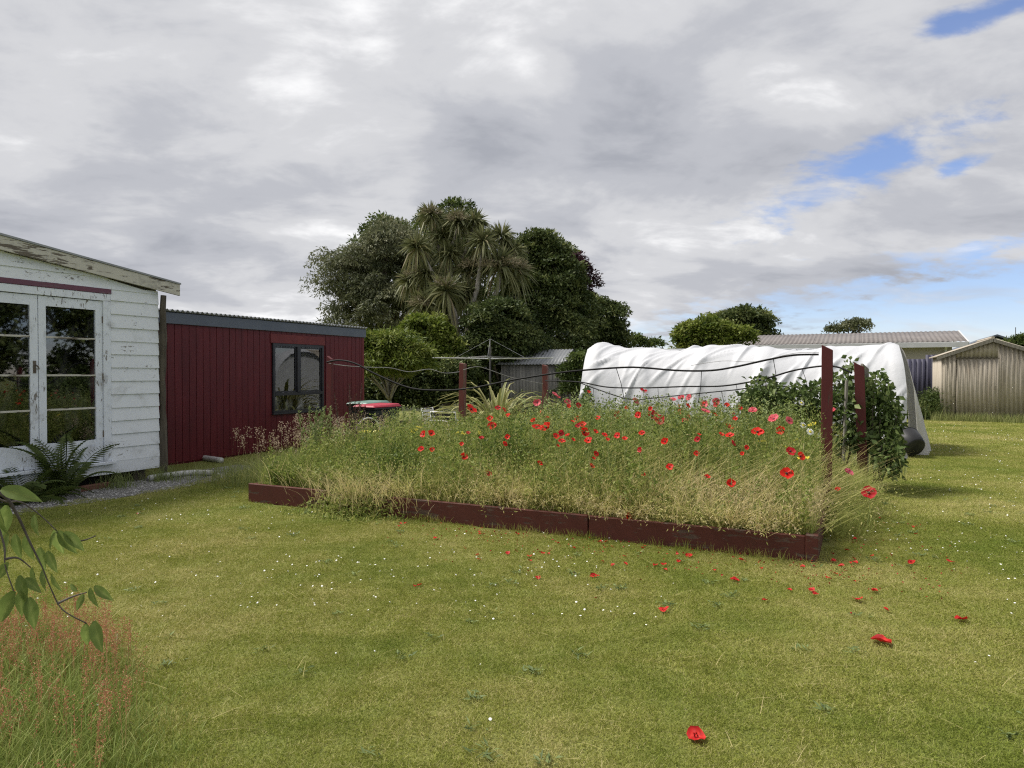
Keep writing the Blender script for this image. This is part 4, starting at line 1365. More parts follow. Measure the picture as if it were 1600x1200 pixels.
# ------------------------------------------------------------------ rotary clothesline
CL = empty('rotary_clothesline', (-.64, 20.8, 0), rad(6))
tag(CL, 'rotary clothesline with pale arms and a dark centre pole', 'clothesline')
MB().tube([(0, 0, 0), (0, 0, 2.05), (0, 0, 2.06), (0, 0, 2.6)], [.03, .028, .012, .010], 8).build('pole', M['dark_metal'], CL, smooth=True)
arms = []
for k in range(4):
    an = k * math.pi / 2 + rad(-8)
    e = Vector((math.cos(an) * 1.85, math.sin(an) * 1.85, 2.05))
    arms.append(e)
    MB().tube([(0, 0, 2.02), e], .02, 6).build('arm', M['galv'], CL)
    MB().tube([(0, 0, 2.60), e * .55 + Vector((0, 0, 2.05 * .45))], .0035, 5).build('stay', M['galv'], CL)
for f in (.35, .55, .75, .97):
    for k in range(4):
        a_, b_ = arms[k], arms[(k + 1) % 4]
        p0, p1 = Vector((a_.x * f, a_.y * f, 2.06)), Vector((b_.x * f, b_.y * f, 2.06))
        MB().tube([p0, (p0 + p1) / 2 - Vector((0, 0, .035)), p1], .0035, 4).build('line', M['wire'], CL)

# ------------------------------------------------------------------ bins
def wheelie_bin(loc, rz, lid, label):
    r = empty('wheelie_bin', loc, rz)
    tag(r, label, 'bin', 'rubbish bins by the red shed')
    MB().hexa([(-.20, -.24, .06), (.20, -.24, .06), (.20, .22, .06), (-.20, .22, .06), (-.275, -.33, .93), (.275, -.33, .93), (.275, .33, .93), (-.275, .33, .93)]).build('body', M['bin_body'], r, bevel=.025)
    MB().box(-.29, .29, -.345, .36, .93, .965).build('rim', M['bin_body'], r, bevel=.012)
    l = MB().hexa([(-.295, -.37, .97), (.295, -.37, .97), (.295, .36, .97), (-.295, .36, .97), (-.25, -.33, 1.01), (.25, -.33, 1.01), (.25, .32, 1.03), (-.25, .32, 1.03)]).build('lid', lid, r, bevel=.012)
    MB().box(-.09, .09, -.40, -.365, .975, 1.0).build('lid_grip', lid, l, bevel=.008)
    MB().tube([(-.24, .40, .95), (.24, .40, .95)], .016, 8).build('handle', M['bin_body'], r)
    for x in (-.235, .235):
        MB().tube([(x - .025, .24, .1), (x + .025, .24, .1)], .1, 16).build('wheel', M['tub_black'], r, bevel=.008)


wheelie_bin((-2.52, 13.3, 0), rad(-35), M['bin_lid'], 'dark wheelie bin with a red lid beside the red shed')
wheelie_bin((-2.95, 14.6, 0), rad(-30), M['teal_lid'], 'wheelie bin with a pale green lid behind the red lidded bin')

# ------------------------------------------------------------------ white garden chairs behind the bed
def garden_chair(loc, rz, label, slats):
    r = empty('garden_chair', loc, rz)
    tag(r, label, 'chair', 'white tube garden chairs')
    for x in (-.26, .26):
        MB().tube(spline([(x, -.28, 0), (x, -.27, .50), (x, -.22, .60), (x, .0, .62), (x, .24, .60), (x, .28, .52), (x, .30, 0)], 4), .013, 8).build('leg_frame', M['white_tube'], r, smooth=True)
    MB().tube([(-.26, .24, .34), (-.26, .36, .86), (.26, .36, .86), (.26, .24, .34)], .013, 8).build('back_frame', M['white_tube'], r, smooth=True)
    MB().tube([(-.26, -.24, .40), (.26, -.24, .40)], .011, 6).build('stretcher', M['white_tube'], r)
    for k in range(6):
        MB().box(-.25, .25, -.24 + k * .09, -.17 + k * .09, .40, .415).build('seat_slat', slats, r)
    for k in range(5):
        f = k / 4
        MB().box(-.25, .25, .262 + f * .085, .272 + f * .085, .46 + f * .32, .51 + f * .32).build('back_slat', slats, r)


garden_chair((-1.46, 14.9, 0), rad(70), 'white tube garden chair nearer the red lidded bin', M['white_tube'])
garden_chair((-1.20, 13.9, 0), rad(160), 'white tube garden chair with dark slats left of the faded post', M['dark_metal'])
tp = empty('plastic_tub', (-2.42, 12.0, 0), .3)
tag(tp, 'pale yellow plastic tub with a white hoop handle before the bin', 'tub')
MB().lathe([(0, 0), (.13, 0), (.17, .62), (.18, .62), (.18, .60)], 16).build('body', M['yellow_plastic'], tp, smooth=True)
MB().tube([(.2 * math.cos(t), .03, .60 + .24 * math.sin(t)) for t in np.linspace(0, math.pi, 14)], .012, 6).build('handle', M['white_tube'], tp, smooth=True)

# white pipes along the red shed
for nm, pts, lab in (('drain_pipe', [view(232, 756, 10.45), view(262, 749, 10.75), view(300, 745, 11.05), view(330, 745, 11.0)], 'white plastic pipe lying at the end of the gravel strip'),
                     ('drain_pipe', [view(316, 716, 13.0), view(345, 720, 12.6)], 'short white plastic pipe end by the red shed wall')):
    pts = [Vector((p.x, p.y, max(.05, p.z))) for p in spline(pts, 5)]
    b0 = pts[0].copy(); b0.z = 0
    o = MB().tube([p - b0 for p in pts], .045 if 'short' not in lab else .05, 10).build(nm, M['pvc'], smooth=True)
    o.location = b0
    tag(o, lab, 'pipe')
for i, (a, b, rz) in enumerate(((-9.12, -.35, .1), (-9.05, -.62, -.2))):
    o = MB().box(-.05, .05, -.35 if i == 0 else -.12, .35 if i == 0 else .12, 0, .07).build('timber_offcut', M['brick_red'] if i == 0 else M['grey_stake'], bevel=.006)
    o.location = gw(a, b, .004)
    o.rotation_euler.z = GRID_ROT + rz
    tag(o, ['reddish timber offcut lying under the edge of the white house', 'short grey timber offcut beside the fern on the gravel'][i], 'timber')

# ------------------------------------------------------------------ yellow striped flax
rng = np.random.default_rng(60)
FX = empty('flax_plant', (-.34, 16.4, 0))
tag(FX, 'yellow striped flax with arching strap leaves behind the bed', 'plant')
for i in range(130):
    an, ln = rng.uniform(0, 2 * math.pi), rng.uniform(1.3, 2.3)
    lean = rng.uniform(.3, 1.0)
    w = rng.uniform(.030, .050)
    pts = []
    for k in range(7):
        t = k / 6
        rr_ = ln * (lean * t * .75 + .42 * lean * t ** 3)
        zz = ln * (t * (1.06 - .15 * lean) - (.25 + 1.0 * lean) * .62 * t ** 3)
        pts.append((rr_ * math.cos(an), rr_ * math.sin(an), zz))
    sx, sy = -math.sin(an), math.cos(an)
    V, F_ = [], []
    tt = []
    base_t = rng.uniform(.2, .95)
    for k, p in enumerate(pts):
        ww = w * (1 - (k / 6) ** 3 * .95)
        V += [(p[0] - sx * ww, p[1] - sy * ww, p[2] + .008), p, (p[0] + sx * ww, p[1] + sy * ww, p[2] + .008)]
        tt += [min(1, base_t + .25), max(0, base_t - .35), min(1, base_t + .25)]
    for k in range(6):
        F_ += [(3 * k, 3 * k + 1, 3 * k + 4, 3 * k + 3), (3 * k + 1, 3 * k + 2, 3 * k + 5, 3 * k + 4)]
    obj('leaf', npmesh('leaf', V, [F_], M['lf_flax'], tt), FX)


# ------------------------------------------------------------------ vines
def vine(name, label, base, lobes, n, seed, leaf=.088):
    global rng
    rng = np.random.default_rng(seed); random.seed(seed)
    base = Vector(base)
    r = empty(name, base)
    tag(r, label, 'vine', 'climbing vines at the right of the bed')
    c = Cloud()
    B = np.array(lobes, float)
    B[:, :2] -= np.array([base.x, base.y])
    ar = (B[:, 3] * B[:, 4] * B[:, 5]) ** (2 / 3)
    wh = rng.choice(len(B), n, p=ar / ar.sum())
    u = unit(n)
    wob = 1 + .42 * np.array([mnoise.noise((q[0] * 2.8 + seed, q[1] * 2.5, q[2] * 2.5)) for q in u])
    Pn = B[wh, :3] + u * B[wh, 3:6] * ((rng.uniform(.35, 1.0, n) ** .5 + (rng.uniform(size=n) < .15) * rng.uniform(0, .3, n)) * wob)[:, None]
    ok = Pn[:, 2] > .03
    Pn, u = Pn[ok], u[ok]
    D = u * .55 + rng.normal(size=Pn.shape) * .4
    D[:, 2] -= .65
    t = np.clip(rng.normal(.42, .2, len(Pn)) + .12 * u[:, 2], 0, 1)
    roll = u + rng.normal(size=Pn.shape) * .35
    c.leaves(Pn, D, leaf * rng.uniform(.6, 1.35, len(Pn)), leaf * .72 * rng.uniform(.7, 1.2, len(Pn)), t, roll=np.cross(D, roll))
    c.build('foliage', M['lf_vine'], r)
    m = MB()
    for i in range(8):
        b = B[random.randrange(len(B))]
        limb(m, (random.uniform(-.1, .1), random.uniform(-.1, .1), 0), (b[0] + random.uniform(-.5, .5) * b[3], b[1] + random.uniform(-.5, .5) * b[4], b[2] + .7 * b[5]), .014, .005, .08)
    m.build('stem', M['bark'], r)
    return r


def lobe(px, py, Y, w, h, d=None):
    return blob(px, py, Y, w, h, d)


vine('climbing_vine', 'dome shaped dark vine in front of the white tunnel', (*view(1195, 583, 10.8).xy, .15), [lobe(1194, 632, 10.8, 32, 31), lobe(1190, 655, 10.8, 33, 34), lobe(1206, 650, 10.8, 28, 36), lobe(1178, 648, 10.7, 16, 26)], 1500, 61)
vine('climbing_vine', 'low vine thicket just left of the nearest red post', (*view(1252, 583, 10.4).xy, .15), [lobe(1245, 642, 10.4, 28, 28), lobe(1272, 640, 10.4, 22, 30), lobe(1255, 665, 10.3, 30, 26)], 1050, 62)
vine('climbing_vine', 'vine thicket between the two right hand red posts', (*view(1315, 583, 9.9).xy, .15), [lobe(1308, 630, 9.9, 22, 36), lobe(1328, 615, 10.0, 14, 40), lobe(1318, 660, 9.8, 26, 38), lobe(1325, 700, 9.7, 26, 24), lobe(1345, 690, 9.9, 16, 34)], 1100, 63)
vine('climbing_vine', 'tall vine smothering the stake beside the leaning red post', (*view(1372, 583, 9.6).xy, 0), [lobe(1372, 608, 9.9, 14, 27), lobe(1378, 640, 9.8, 22, 42), lobe(1382, 680, 9.7, 22, 38), lobe(1390, 715, 9.3, 20, 28), lobe(1362, 650, 10.0, 12, 40), lobe(1395, 655, 9.7, 10, 30), lobe(1386, 690, 9.5, 20, 26)], 1750, 64)
vine('climbing_vine', 'slender leafy vine shoot at the left end of the tunnel', (*view(918, 583, 14.5).xy, .0), [lobe(917, 632, 14.5, 6, 30), lobe(919, 655, 14.4, 7, 24)], 330, 65)

# ------------------------------------------------------------------ growth in the raised bed
rng = np.random.default_rng(70); random.seed(70)


def bed_points(n, b_pow=1.35):
    a = rng.uniform(-6.42, -.06, n)
    b = .07 + 5.4 * rng.uniform(0, 1, n) ** b_pow
    return a, b


def bed_height(a, b):
    h = .52 + .46 * np.clip(b / 1.1, 0, 1)                       # shorter, flopping at the front edge
    h = h * np.interp(a, [-6.5, -5.4, -4.2, -3.0, 0], [.70, .80, .86, 1.0, .95])
    h = h + .20 * np_noise(a, b, .9, 3.0) + .16 * np_noise(a, b, 2.4, 7.0)
    h = h - .20 * np.exp(-((a + .7) / .6) ** 2) * np.clip(1 - b / 2.2, 0, 1)
    return np.clip(h, .25, 1.2)


def bed_dry(a, b):
    """0 lush, 1 dry."""
    d = .28 + .42 * np.exp(-(b / .8) ** 2) * np.interp(a, [-6.5, -4.4, -3.6, 0], [.25, .35, 1.0, 1.0])
    return np.clip(d + .45 * np_noise(a, b, 1.3, 9.0), 0, 1)


bed = Cloud()
n = 19000
a, b = bed_points(n)
h, dry = bed_height(a, b), bed_dry(a, b)
H_ = h * rng.uniform(.55, 1.08, n)
P = gw_np(a, b, 0 * a + .14)
ang = rng.normal(rad(20), 1.3, n)
green_top = np.clip(.25 + .3 * dry + rng.normal(0, .12, n), 0, 1)
foot = np.clip(green_top + .12 + .42 * dry * rng.uniform(.4, 1, n), 0, .95)
tips = bed.blades(P, H_, ang, rng.gamma(2, .09, n), rng.uniform(.003, .0075, n), foot, green_top, 4, lean=rng.uniform(0, .16, n))
# seed heads on a third of the stalks
k = rng.uniform(size=n) < .3
tp_, tt_ = tips[k], green_top[k]
for j in range(5):
    off = rng.normal(size=(len(tp_), 3)) * .012 - np.array([0, 0, 1]) * (.022 * j)
    D = rng.normal(size=(len(tp_), 3)) * .5 + np.array([0, 0, 1])
    bed.leaves(tp_ + off, D, .028, .009, np.clip(tt_ + .25, 0, .9))
# leafy weeds with upright stems
n = 2300
a, b = bed_points(n, 1.2)
h = bed_height(a, b) * rng.uniform(.6, 1.12, n)
P = gw_np(a, b, 0 * a + .14)
ang = rng.uniform(0, 2 * math.pi, n)
bed.blades(P, h, ang, rng.uniform(0, .12, n), .006, .45, .3, 3)
for j in range(26):
    t = rng.uniform(.12, 1.0, n)
    q = P + np.stack([0 * t, 0 * t, h * t], 1) + rng.normal(size=(n, 3)) * .012
    th = rng.uniform(0, 2 * math.pi, n)
    D = np.stack([np.cos(th), np.sin(th), rng.uniform(.1, 1.0, n)], 1)
    dd = bed_dry(a, b) if j == 0 else dd
    bed.leaves(q, D, rng.uniform(.04, .10, n) * (1.2 - .7 * t), rng.uniform(.013, .032, n), np.clip(.2 + .35 * dd * (1.1 - t) + rng.normal(0, .1, n), 0, .85))
# separate grass tufts: green through the bed, dry ones flopping over the front board
for q in range(150):
    dryt = q < 26
    ca = rng.uniform(-4.3, -.1) if dryt else rng.uniform(-6.4, -.1)
    cb = rng.uniform(.05, .35) if dryt else .1 + 5.2 * rng.uniform() ** 1.4
    nn = int(rng.integers(22, 60))
    a = rng.normal(ca, .035, nn); b = np.maximum(rng.normal(cb, .035, nn), .06)
    th = rng.normal(rad(-100), .9, nn) if dryt else rng.uniform(0, 6.3, nn)
    hh = (rng.uniform(.28, .62) if dryt else rng.uniform(.5, .95) * float(bed_height(np.array([ca]), np.array([cb]))[0])) * rng.uniform(.6, 1.1, nn)
    t0 = rng.uniform(.6, .95) if dryt else rng.uniform(.1, .5)
    tp2 = bed.blades(gw_np(a, b, 0 * a + .16), hh, th, rng.uniform(.35, 1.0, nn) if dryt else rng.uniform(.1, .6, nn), rng.uniform(.005, .010, nn), t0, np.clip(t0 + rng.normal(0, .1, nn), 0, 1), 5, lean=rng.uniform(.1, .7, nn) if dryt else rng.uniform(0, .25, nn))
    if dryt:
        for j in range(3):
            bed.leaves(tp2 + rng.normal(size=tp2.shape) * .012, rng.normal(size=tp2.shape) + np.array([0, 0, -.3]), .03, .008, np.clip(rng.normal(t0, .1, nn), 0, 1))
# stands of darker, leafier plants
for ca, cb, sa, nn, hh in ((-3.35, .9, .16, 70, .86), (-2.3, 1.2, .2, 60, .8), (-4.0, 1.6, .25, 80, .8), (-1.5, 1.6, .22, 60, .9), (-5.2, 1.2, .3, 80, .66), (-3.0, 2.6, .3, 70, 1.0), (-.9, 2.2, .25, 60, .95), (-4.6, .5, .2, 60, .55), (-1.9, .6, .15, 40, .6)):
    a = rng.normal(ca, sa, nn).clip(-6.4, -.08); b = np.abs(rng.normal(cb, sa, nn)) + .06
    h = hh * rng.uniform(.65, 1.12, nn)
    P = gw_np(a, b, 0 * a + .14)
    bed.blades(P, h, rng.uniform(0, 6.3, nn), rng.uniform(0, .1, nn), .007, .2, .12, 3)
    for j in range(34):
        t = rng.uniform(.1, 1.0, nn)
        th = rng.uniform(0, 6.3, nn)
        bed.leaves(P + np.stack([0 * t, 0 * t, h * t], 1), np.stack([np.cos(th), np.sin(th), rng.uniform(.3, 1.6, nn)], 1), rng.uniform(.04, .10, nn) * (1.2 - .6 * t), rng.uniform(.010, .020, nn), np.clip(rng.normal(.06, .1, nn), -.2, .4))
# ground cover
n = 15000
a, b = bed_points(n, 1.1)
P = gw_np(a, b, rng.uniform(.14, .42, n))
D = rng.normal(size=(n, 3)); D[:, 2] = np.abs(D[:, 2])
bed.leaves(P, D, rng.uniform(.04, .09, n), rng.uniform(.012, .03, n), np.clip(.2 + .5 * bed_dry(a, b) + rng.normal(0, .12, n), 0, .95))
# straw lying and hanging over the front edge
n = 3600
a = rng.uniform(-6.4, -.08, n); b = rng.uniform(.06, 1.0, n) ** 1.3
w_ = np.interp(a, [-6.5, -4.6, -4.0, -1, 0], [.25, .4, 1.0, 1.0, .8])
k = rng.uniform(size=n) < w_ * (.35 + 1.6 * np.clip(np_noise(a, b, 1.7, 4.4) + .1, 0, 1))
a, b = a[k], b[k]; n = len(a)
P = gw_np(a, b, rng.uniform(.15, .32, n))
ang = rng.normal(rad(-110), 1.0, n)
bed.blades(P, rng.uniform(.18, .5, n), ang, rng.uniform(.15, .75, n), rng.uniform(.003, .006, n), .95, rng.uniform(.65, 1.0, n), 4, lean=rng.uniform(.1, .6, n))
# long flopped straw across the front right
n = 520
a = rng.uniform(-2.6, .0, n); b = rng.uniform(.1, 1.6, n)
P = gw_np(a, b, rng.uniform(.2, .5, n))
bed.blades(P, rng.uniform(.5, .9, n), rng.normal(rad(10), .5, n), rng.uniform(.1, .4, n), .005, .8, rng.uniform(.55, .95, n), 5, lean=rng.uniform(.7, 1.5, n))
# pale fluffy seed haze low at the right
n = 1500
a = rng.normal(-.75, .5, n).clip(-2.2, -.06); b = rng.uniform(.08, 1.3, n)
P = gw_np(a, b, 0 * a + .15)
tips = bed.blades(P, rng.uniform(.22, .5, n), rng.uniform(0, 6.3, n), rng.uniform(.05, .4, n), .0035, .8, 1.0, 3)
for j in range(4):
    bed.leaves(tips + rng.normal(size=tips.shape) * .014 - np.array([0, 0, .018 * j]), rng.normal(size=tips.shape) * .5 + np.array([0, 0, .8]), .03, .006, rng.uniform(.85, 1.0, len(tips)))
# fresh grass tufts in the front right and left corner
for (ca, cb, n, sp, hh) in ((-.35, .25, 900, .28, .30), (-5.9, .55, 1400, .45, .52), (-1.0, .2, 500, .3, .26), (-6.2, 1.4, 900, .4, .6)):
    a = rng.normal(ca, sp, n).clip(-6.43, -.06); b = np.abs(rng.normal(cb, sp * .7, n)) + .05
    bed.blades(gw_np(a, b, 0 * a + .14), hh * rng.uniform(.5, 1.2, n), rng.uniform(0, 6.3, n), rng.uniform(.1, .55, n), rng.uniform(.004, .009, n), .2, rng.uniform(.15, .45, n), 4)
# poppy stalks gone to seed: bare stalk with a pod
n = 1300
a, b = bed_points(n, .8)
k = rng.uniform(size=n) < np.interp(a, [-6.5, -4.5, -3.2, 0], [.15, .4, 1, 1])
a, b = a[k], b[k]; n = len(a)
h = bed_height(a, b) * rng.uniform(.85, 1.12, n) + .05 * (b > 2)
tips = bed.blades(gw_np(a, b, 0 * a + .14), h, rng.uniform(0, 6.3, n), rng.uniform(0, .15, n), .005, .35, .3, 4)
bed.pods(tips - np.array([0, 0, .004]), rng.uniform(.006, .011, n), rng.uniform(.016, .028, n), rng.uniform(.15, .45, n))
o = bed.build('meadow_growth', M['meadow'])
tag(o, 'tangle of long grass, straw and seeding weeds filling the raised bed', 'long grass', kind='stuff')

# taller blue green poppy plants along the back, seen against the tunnel
wd = Cloud()
n = 520
a = rng.uniform(-4.2, -.3, n); b = rng.uniform(2.4, 5.4, n)
P = gw_np(a, b, 0 * a + .14)
h = rng.uniform(.75, 1.15, n) + .10 * np_noise(a, b, 1.4, 5)
tips = wd.blades(P, h, rng.uniform(0, 6.3, n), rng.uniform(0, .08, n), .008, .45, .55, 3)
wd.pods(tips, rng.uniform(.009, .014, n), rng.uniform(.022, .034, n), .35)
for j in range(22):
    t = rng.uniform(.3, .98, n)
    th = rng.uniform(0, 6.3, n)
    wd.leaves(P + np.stack([0 * t, 0 * t, h * t], 1), np.stack([np.cos(th), np.sin(th), rng.uniform(.2, 1.2, n)], 1), rng.uniform(.05, .12, n) * (1.25 - .8 * t), rng.uniform(.018, .04, n), np.clip(rng.normal(.55, .18, n), 0, 1))
o = wd.build('poppy_foliage', M['weed'])
tag(o, 'grey green leafy poppy stems along the back of the raised bed', 'poppy plants', kind='stuff')

# weeds spilling over the broken front board
sp = Cloud()
n = 3400
a = rng.normal(-4.85, .34, n); b = rng.normal(.0, .20, n).clip(-.42, .6)
z = np.clip(.42 - .9 * np.abs(np.minimum(b - .1, 0)) - .25 * np.abs(a + 4.85), .02, .5) * rng.uniform(.2, 1.15, n)
D = rng.normal(size=(n, 3)) * .6; D[:, 2] += .25
sp.leaves(gw_np(a, b, z), D, rng.uniform(.03, .075, n), rng.uniform(.010, .024, n), np.clip(rng.normal(.34, .16, n), 0, .9))
n = 700
a = rng.normal(-4.75, .36, n); b = rng.normal(-.02, .12, n)
sp.blades(gw_np(a, b, rng.uniform(.05, .3, n)), rng.uniform(.2, .45, n), rng.normal(rad(-100), 1.2, n), rng.uniform(.3, .9, n), .004, .9, rng.uniform(.6, 1, n), 4, lean=rng.uniform(0, .5, n))
# sprawling growth beyond the right board
n = 2600
a = rng.uniform(-.05, .42, n) * rng.uniform(.4, 1, n); b = rng.uniform(1.0, 4.9, n)
hh = .30 + .30 * np.exp(-((b - 2.9) / 1.2) ** 2)
sp.blades(gw_np(a, b, 0 * a + .02), hh * rng.uniform(.5, 1.2, n), rng.normal(rad(-20), 1.2, n), rng.uniform(.1, .6, n), rng.uniform(.003, .006, n), .45, rng.uniform(.2, .7, n), 4, lean=rng.uniform(0, .5, n))
n = 4200
a = np.abs(rng.normal(0, .26, n)); b = rng.normal(3.1, .9, n).clip(.9, 5)
sp.leaves(gw_np(a, b, rng.uniform(.03, .5, n) * np.exp(-a * 1.3)), rng.normal(size=(n, 3)) + np.array([0, 0, .5]), rng.uniform(.03, .07, n), rng.uniform(.008, .02, n), np.clip(rng.normal(.52, .17, n), 0, .95))
n = 60
a = rng.uniform(-.1, .1, n); b = rng.uniform(.1, 2.6, n)
tips = sp.blades(gw_np(a, b, 0 * a + .22), rng.uniform(.25, .55, n), rng.normal(rad(0), .5, n), rng.uniform(.1, .4, n), .006, .5, .5, 5, lean=rng.uniform(.4, 1.2, n))
sp.pods(tips, .008, .02, .5)
for ca in (-3.75, -3.05, -2.75, -1.95, -1.05, -.95, -.25):
    n = int(rng.integers(4, 10))
    a = rng.normal(ca, .09, n); b = rng.uniform(-.03, .10, n)
    tips = sp.blades(gw_np(a, b, 0 * a + rng.uniform(.22, .27, n)), rng.uniform(.12, .34, n), rng.normal(rad(-105), .5, n), rng.uniform(.7, 1.5, n), .006, .75, rng.uniform(.6, 1, n), 5, lean=rng.uniform(.3, .9, n))
    for j in range(4):
        sp.leaves(tips + rng.normal(size=tips.shape) * .02, rng.normal(size=tips.shape) + np.array([0, -.3, -.6]), .036, .010, rng.uniform(.35, .85, n))
o = sp.build('sprawling_weeds', M['meadow'])
tag(o, 'weeds and straw sprawling over the edges of the raised bed', 'weeds', kind='stuff')

# seeding grasses between the bed and the red shed
sg = Cloud()
n = 7500
a = rng.uniform(-9.0, -6.5, n); b = rng.uniform(.55, 4.8, n)
dens = np.interp(a, [-9, -8.2, -7.2, -6.5], [.35, .55, 1, 1]) * np.interp(b, [.5, 1.2, 4.8], [.25, 1, 1])
k = rng.uniform(size=n) < dens
a, b = a[k], b[k]; n = len(a)
hh = np.interp(a, [-9, -8, -6.5], [.22, .38, .62]) * rng.uniform(.4, 1.25, n)
sg.blades(gw_np(a, b, 0 * a), hh, rng.uniform(0, 6.3, n), rng.uniform(.1, .6, n), rng.uniform(.004, .009, n), .35, rng.uniform(.1, .7, n), 4)
n = 150
a = rng.normal(-7.2, .55, n); b = rng.uniform(1.0, 4.2, n)
hh = rng.uniform(.6, .98, n)
tips = sg.blades(gw_np(a, b, 0 * a), hh, rng.uniform(0, 6.3, n), rng.uniform(.05, .3, n), .005, .5, .8, 4)
for j in range(26):
    off = rng.normal(size=tips.shape) * np.array([.018, .018, .0]) * (1 + .06 * j) - np.array([0, 0, 1]) * (.0065 * j)
    sg.leaves(tips + off, rng.normal(size=tips.shape) * .6 + np.array([0, 0, .5]), .03, .010, rng.uniform(.75, 1.0, len(tips)))
n = 420
a = rng.normal(-9.0, .12, n); b = np.where(rng.uniform(size=n) < .5, rng.normal(.0, .12, n), rng.normal(.72, .12, n))
sg.blades(gw_np(a, b, 0 * a), rng.uniform(.12, .34, n), rng.uniform(0, 6.3, n), rng.uniform(.2, .7, n), .006, .2, rng.uniform(.1, .4, n), 4)
o = sg.build('seeding_grass', M['seed_grass'])
tag(o, 'long seeding grass between the raised bed and the red shed', 'long grass', kind='stuff')

# rank grass along the foot of shed, fence, hedges, behind the bed
rk = Cloud()
n = 9000
a = np.concatenate([rng.uniform(-6.8, 1.0, 5200), rng.uniform(2.5, 6.2, 2600), rng.uniform(1.2, 3.0, 1200)])
b = np.concatenate([rng.uniform(5.6, 9.2, 5200), rng.normal(21.2, .14, 2600), rng.normal(22.3, .5, 1200)])
hh = np.concatenate([rng.uniform(.12, .5, 5200), rng.uniform(.12, .42, 2600), rng.uniform(.3, .9, 1200)])
rk.blades(gw_np(a, b, 0 * a), hh, rng.uniform(0, 6.3, n), rng.uniform(.1, .5, n), rng.uniform(.007, .014, n), .5, rng.uniform(.1, .7, n), 3)
o = rk.build('rank_grass', M['seed_grass'])
tag(o, 'uncut grass behind the raised bed and along the iron shed', 'long grass', kind='stuff')


# separate weeds that stand out
def spire(loc, h, label, mat='weed', leaf=.10, n=420, name='tall_weed', spread=.10, tint=.45, branches=5, seed=1):
    global rng
    rng = np.random.default_rng(seed)
    r = empty(name, loc)
    tag(r, label, 'weed')
    c = Cloud()
    stems = MB()
    for i in range(branches):
        an = rng.uniform(0, 6.3)
        hh = h * rng.uniform(.65, 1.0) if i else h
        top = Vector((math.cos(an) * spread * 1.5 * (i > 0), math.sin(an) * spread * 1.5 * (i > 0), hh))
        stems.tube([(0, 0, 0), top * .5 + Vector((math.cos(an), math.sin(an), 0)) * .03, top], [.008, .006, .003], 5)
        m_ = n // branches
        t = rng.uniform(.2, 1, m_)
        q = np.array(top)[None] * t[:, None] + rng.normal(size=(m_, 3)) * .012
        th = rng.uniform(0, 6.3, m_)
        D = np.stack([np.cos(th), np.sin(th), rng.uniform(.4, 1.6, m_)], 1)
        c.leaves(q, D, leaf * rng.uniform(.5, 1.2, m_) * (1.2 - .7 * t), leaf * .16 * rng.uniform(.7, 1.3, m_), np.clip(rng.normal(tint, .18, m_), 0, 1))
    c.build('leaves', M[mat], r)
    stems.build('stem', M['stem'] if mat == 'weed' else M['bark'], r)


spire((-2.92, 10.25, .1), 1.02, 'bushy grey green weed below the red shed window', seed=71, n=900, branches=9, spread=.14, tint=.4)
spire((-2.60, 10.15, .1), 1.03, 'single upright green weed spike against the dark red post', seed=72, n=260, branches=2, spread=.04, tint=.6)
spire((-1.72, 11.3, .1), .95, 'bushy dark green weed before the white garden chairs', seed=73, n=900, branches=8, spread=.16, tint=.3)
spire((-1.50, 10.9, .1), .98, 'upright green weed just right of the bushy weed by the chairs', seed=74, n=420, branches=4, spread=.09, tint=.45)
spire((-1.95, 11.6, .1), .90, 'feathery weed in front of the red lidded bin', seed=75, n=420, branches=4, spread=.09, tint=.4)
spire((-2.72, 11.9, 0), 1.42, 'brown dead dock plant in front of the red shed corner', 'dock', .06, 1500, 'dock_plant', .17, .5, 9, 76)
spire((-2.30, 9.9, .1), .80, 'pale leafy weed in front of the brown dock plant', seed=77, n=420, branches=5, spread=.12, tint=.8)


# ------------------------------------------------------------------ poppies and other flowers
def bloom_mesh(name, mat, seed, petals=5, open_=1.0, ruffle=.12):
    r = np.random.default_rng(seed)
    V, F_, T_ = [], [], []
    for layer in range(2 if petals > 4 else 1):
        for p in range(petals):
            a0 = 2 * math.pi * (p + .5 * layer) / petals + r.normal(0, .1)
            wd_ = 2 * math.pi / petals * 1.35
            i0 = len(V)
            nu, nv = 6, 4
            oz = open_ * r.uniform(.7, 1.2)
            t0 = r.uniform(.2, .8)
            for v in range(nv):
                for u in range(nu):
                    uu = (u / (nu - 1) - .5)
                    vv = .08 + .92 * v / (nv - 1)
                    an = a0 + uu * wd_ * (.45 + .55 * vv)
                    rr_ = vv * (1 - .22 * (2 * uu) ** 2) * (.8 + .2 * oz)
                    z = .55 * vv ** 1.5 * (1.15 - .75 * oz) + .16 * layer + ruffle * vv * math.sin(uu * 15 + p * 2 + seed) + r.normal(0, .035) * vv
                    V.append((rr_ * math.cos(an), rr_ * math.sin(an), z))
                    T_.append(min(1, max(0, t0 + .3 * (vv - .6) + r.normal(0, .08))))
            for v in range(nv - 1):
                for u in range(nu - 1):
                    q = i0 + v * nu + u
                    F_.append((q, q + 1, q + nu + 1, q + nu))
    return npmesh(name, V, [F_], mat, T_, smooth=True)


BL = {}
for key in ('red', 'dark', 'pink', 'hot'):
    BL[key] = [bloom_mesh('bloom', M['poppy_' + key], 80 + i, 4 if key in ('red', 'dark') else 7, [1.0, .7, 1.15, .45][i]) for i in range(4)]
me_ctr = MB().lathe([(0, 0), (.12, .02), (.17, .12), (.15, .24), (.10, .27), (0, .29)], 8).mesh('centre', M['poppy_centre'], smooth=True)


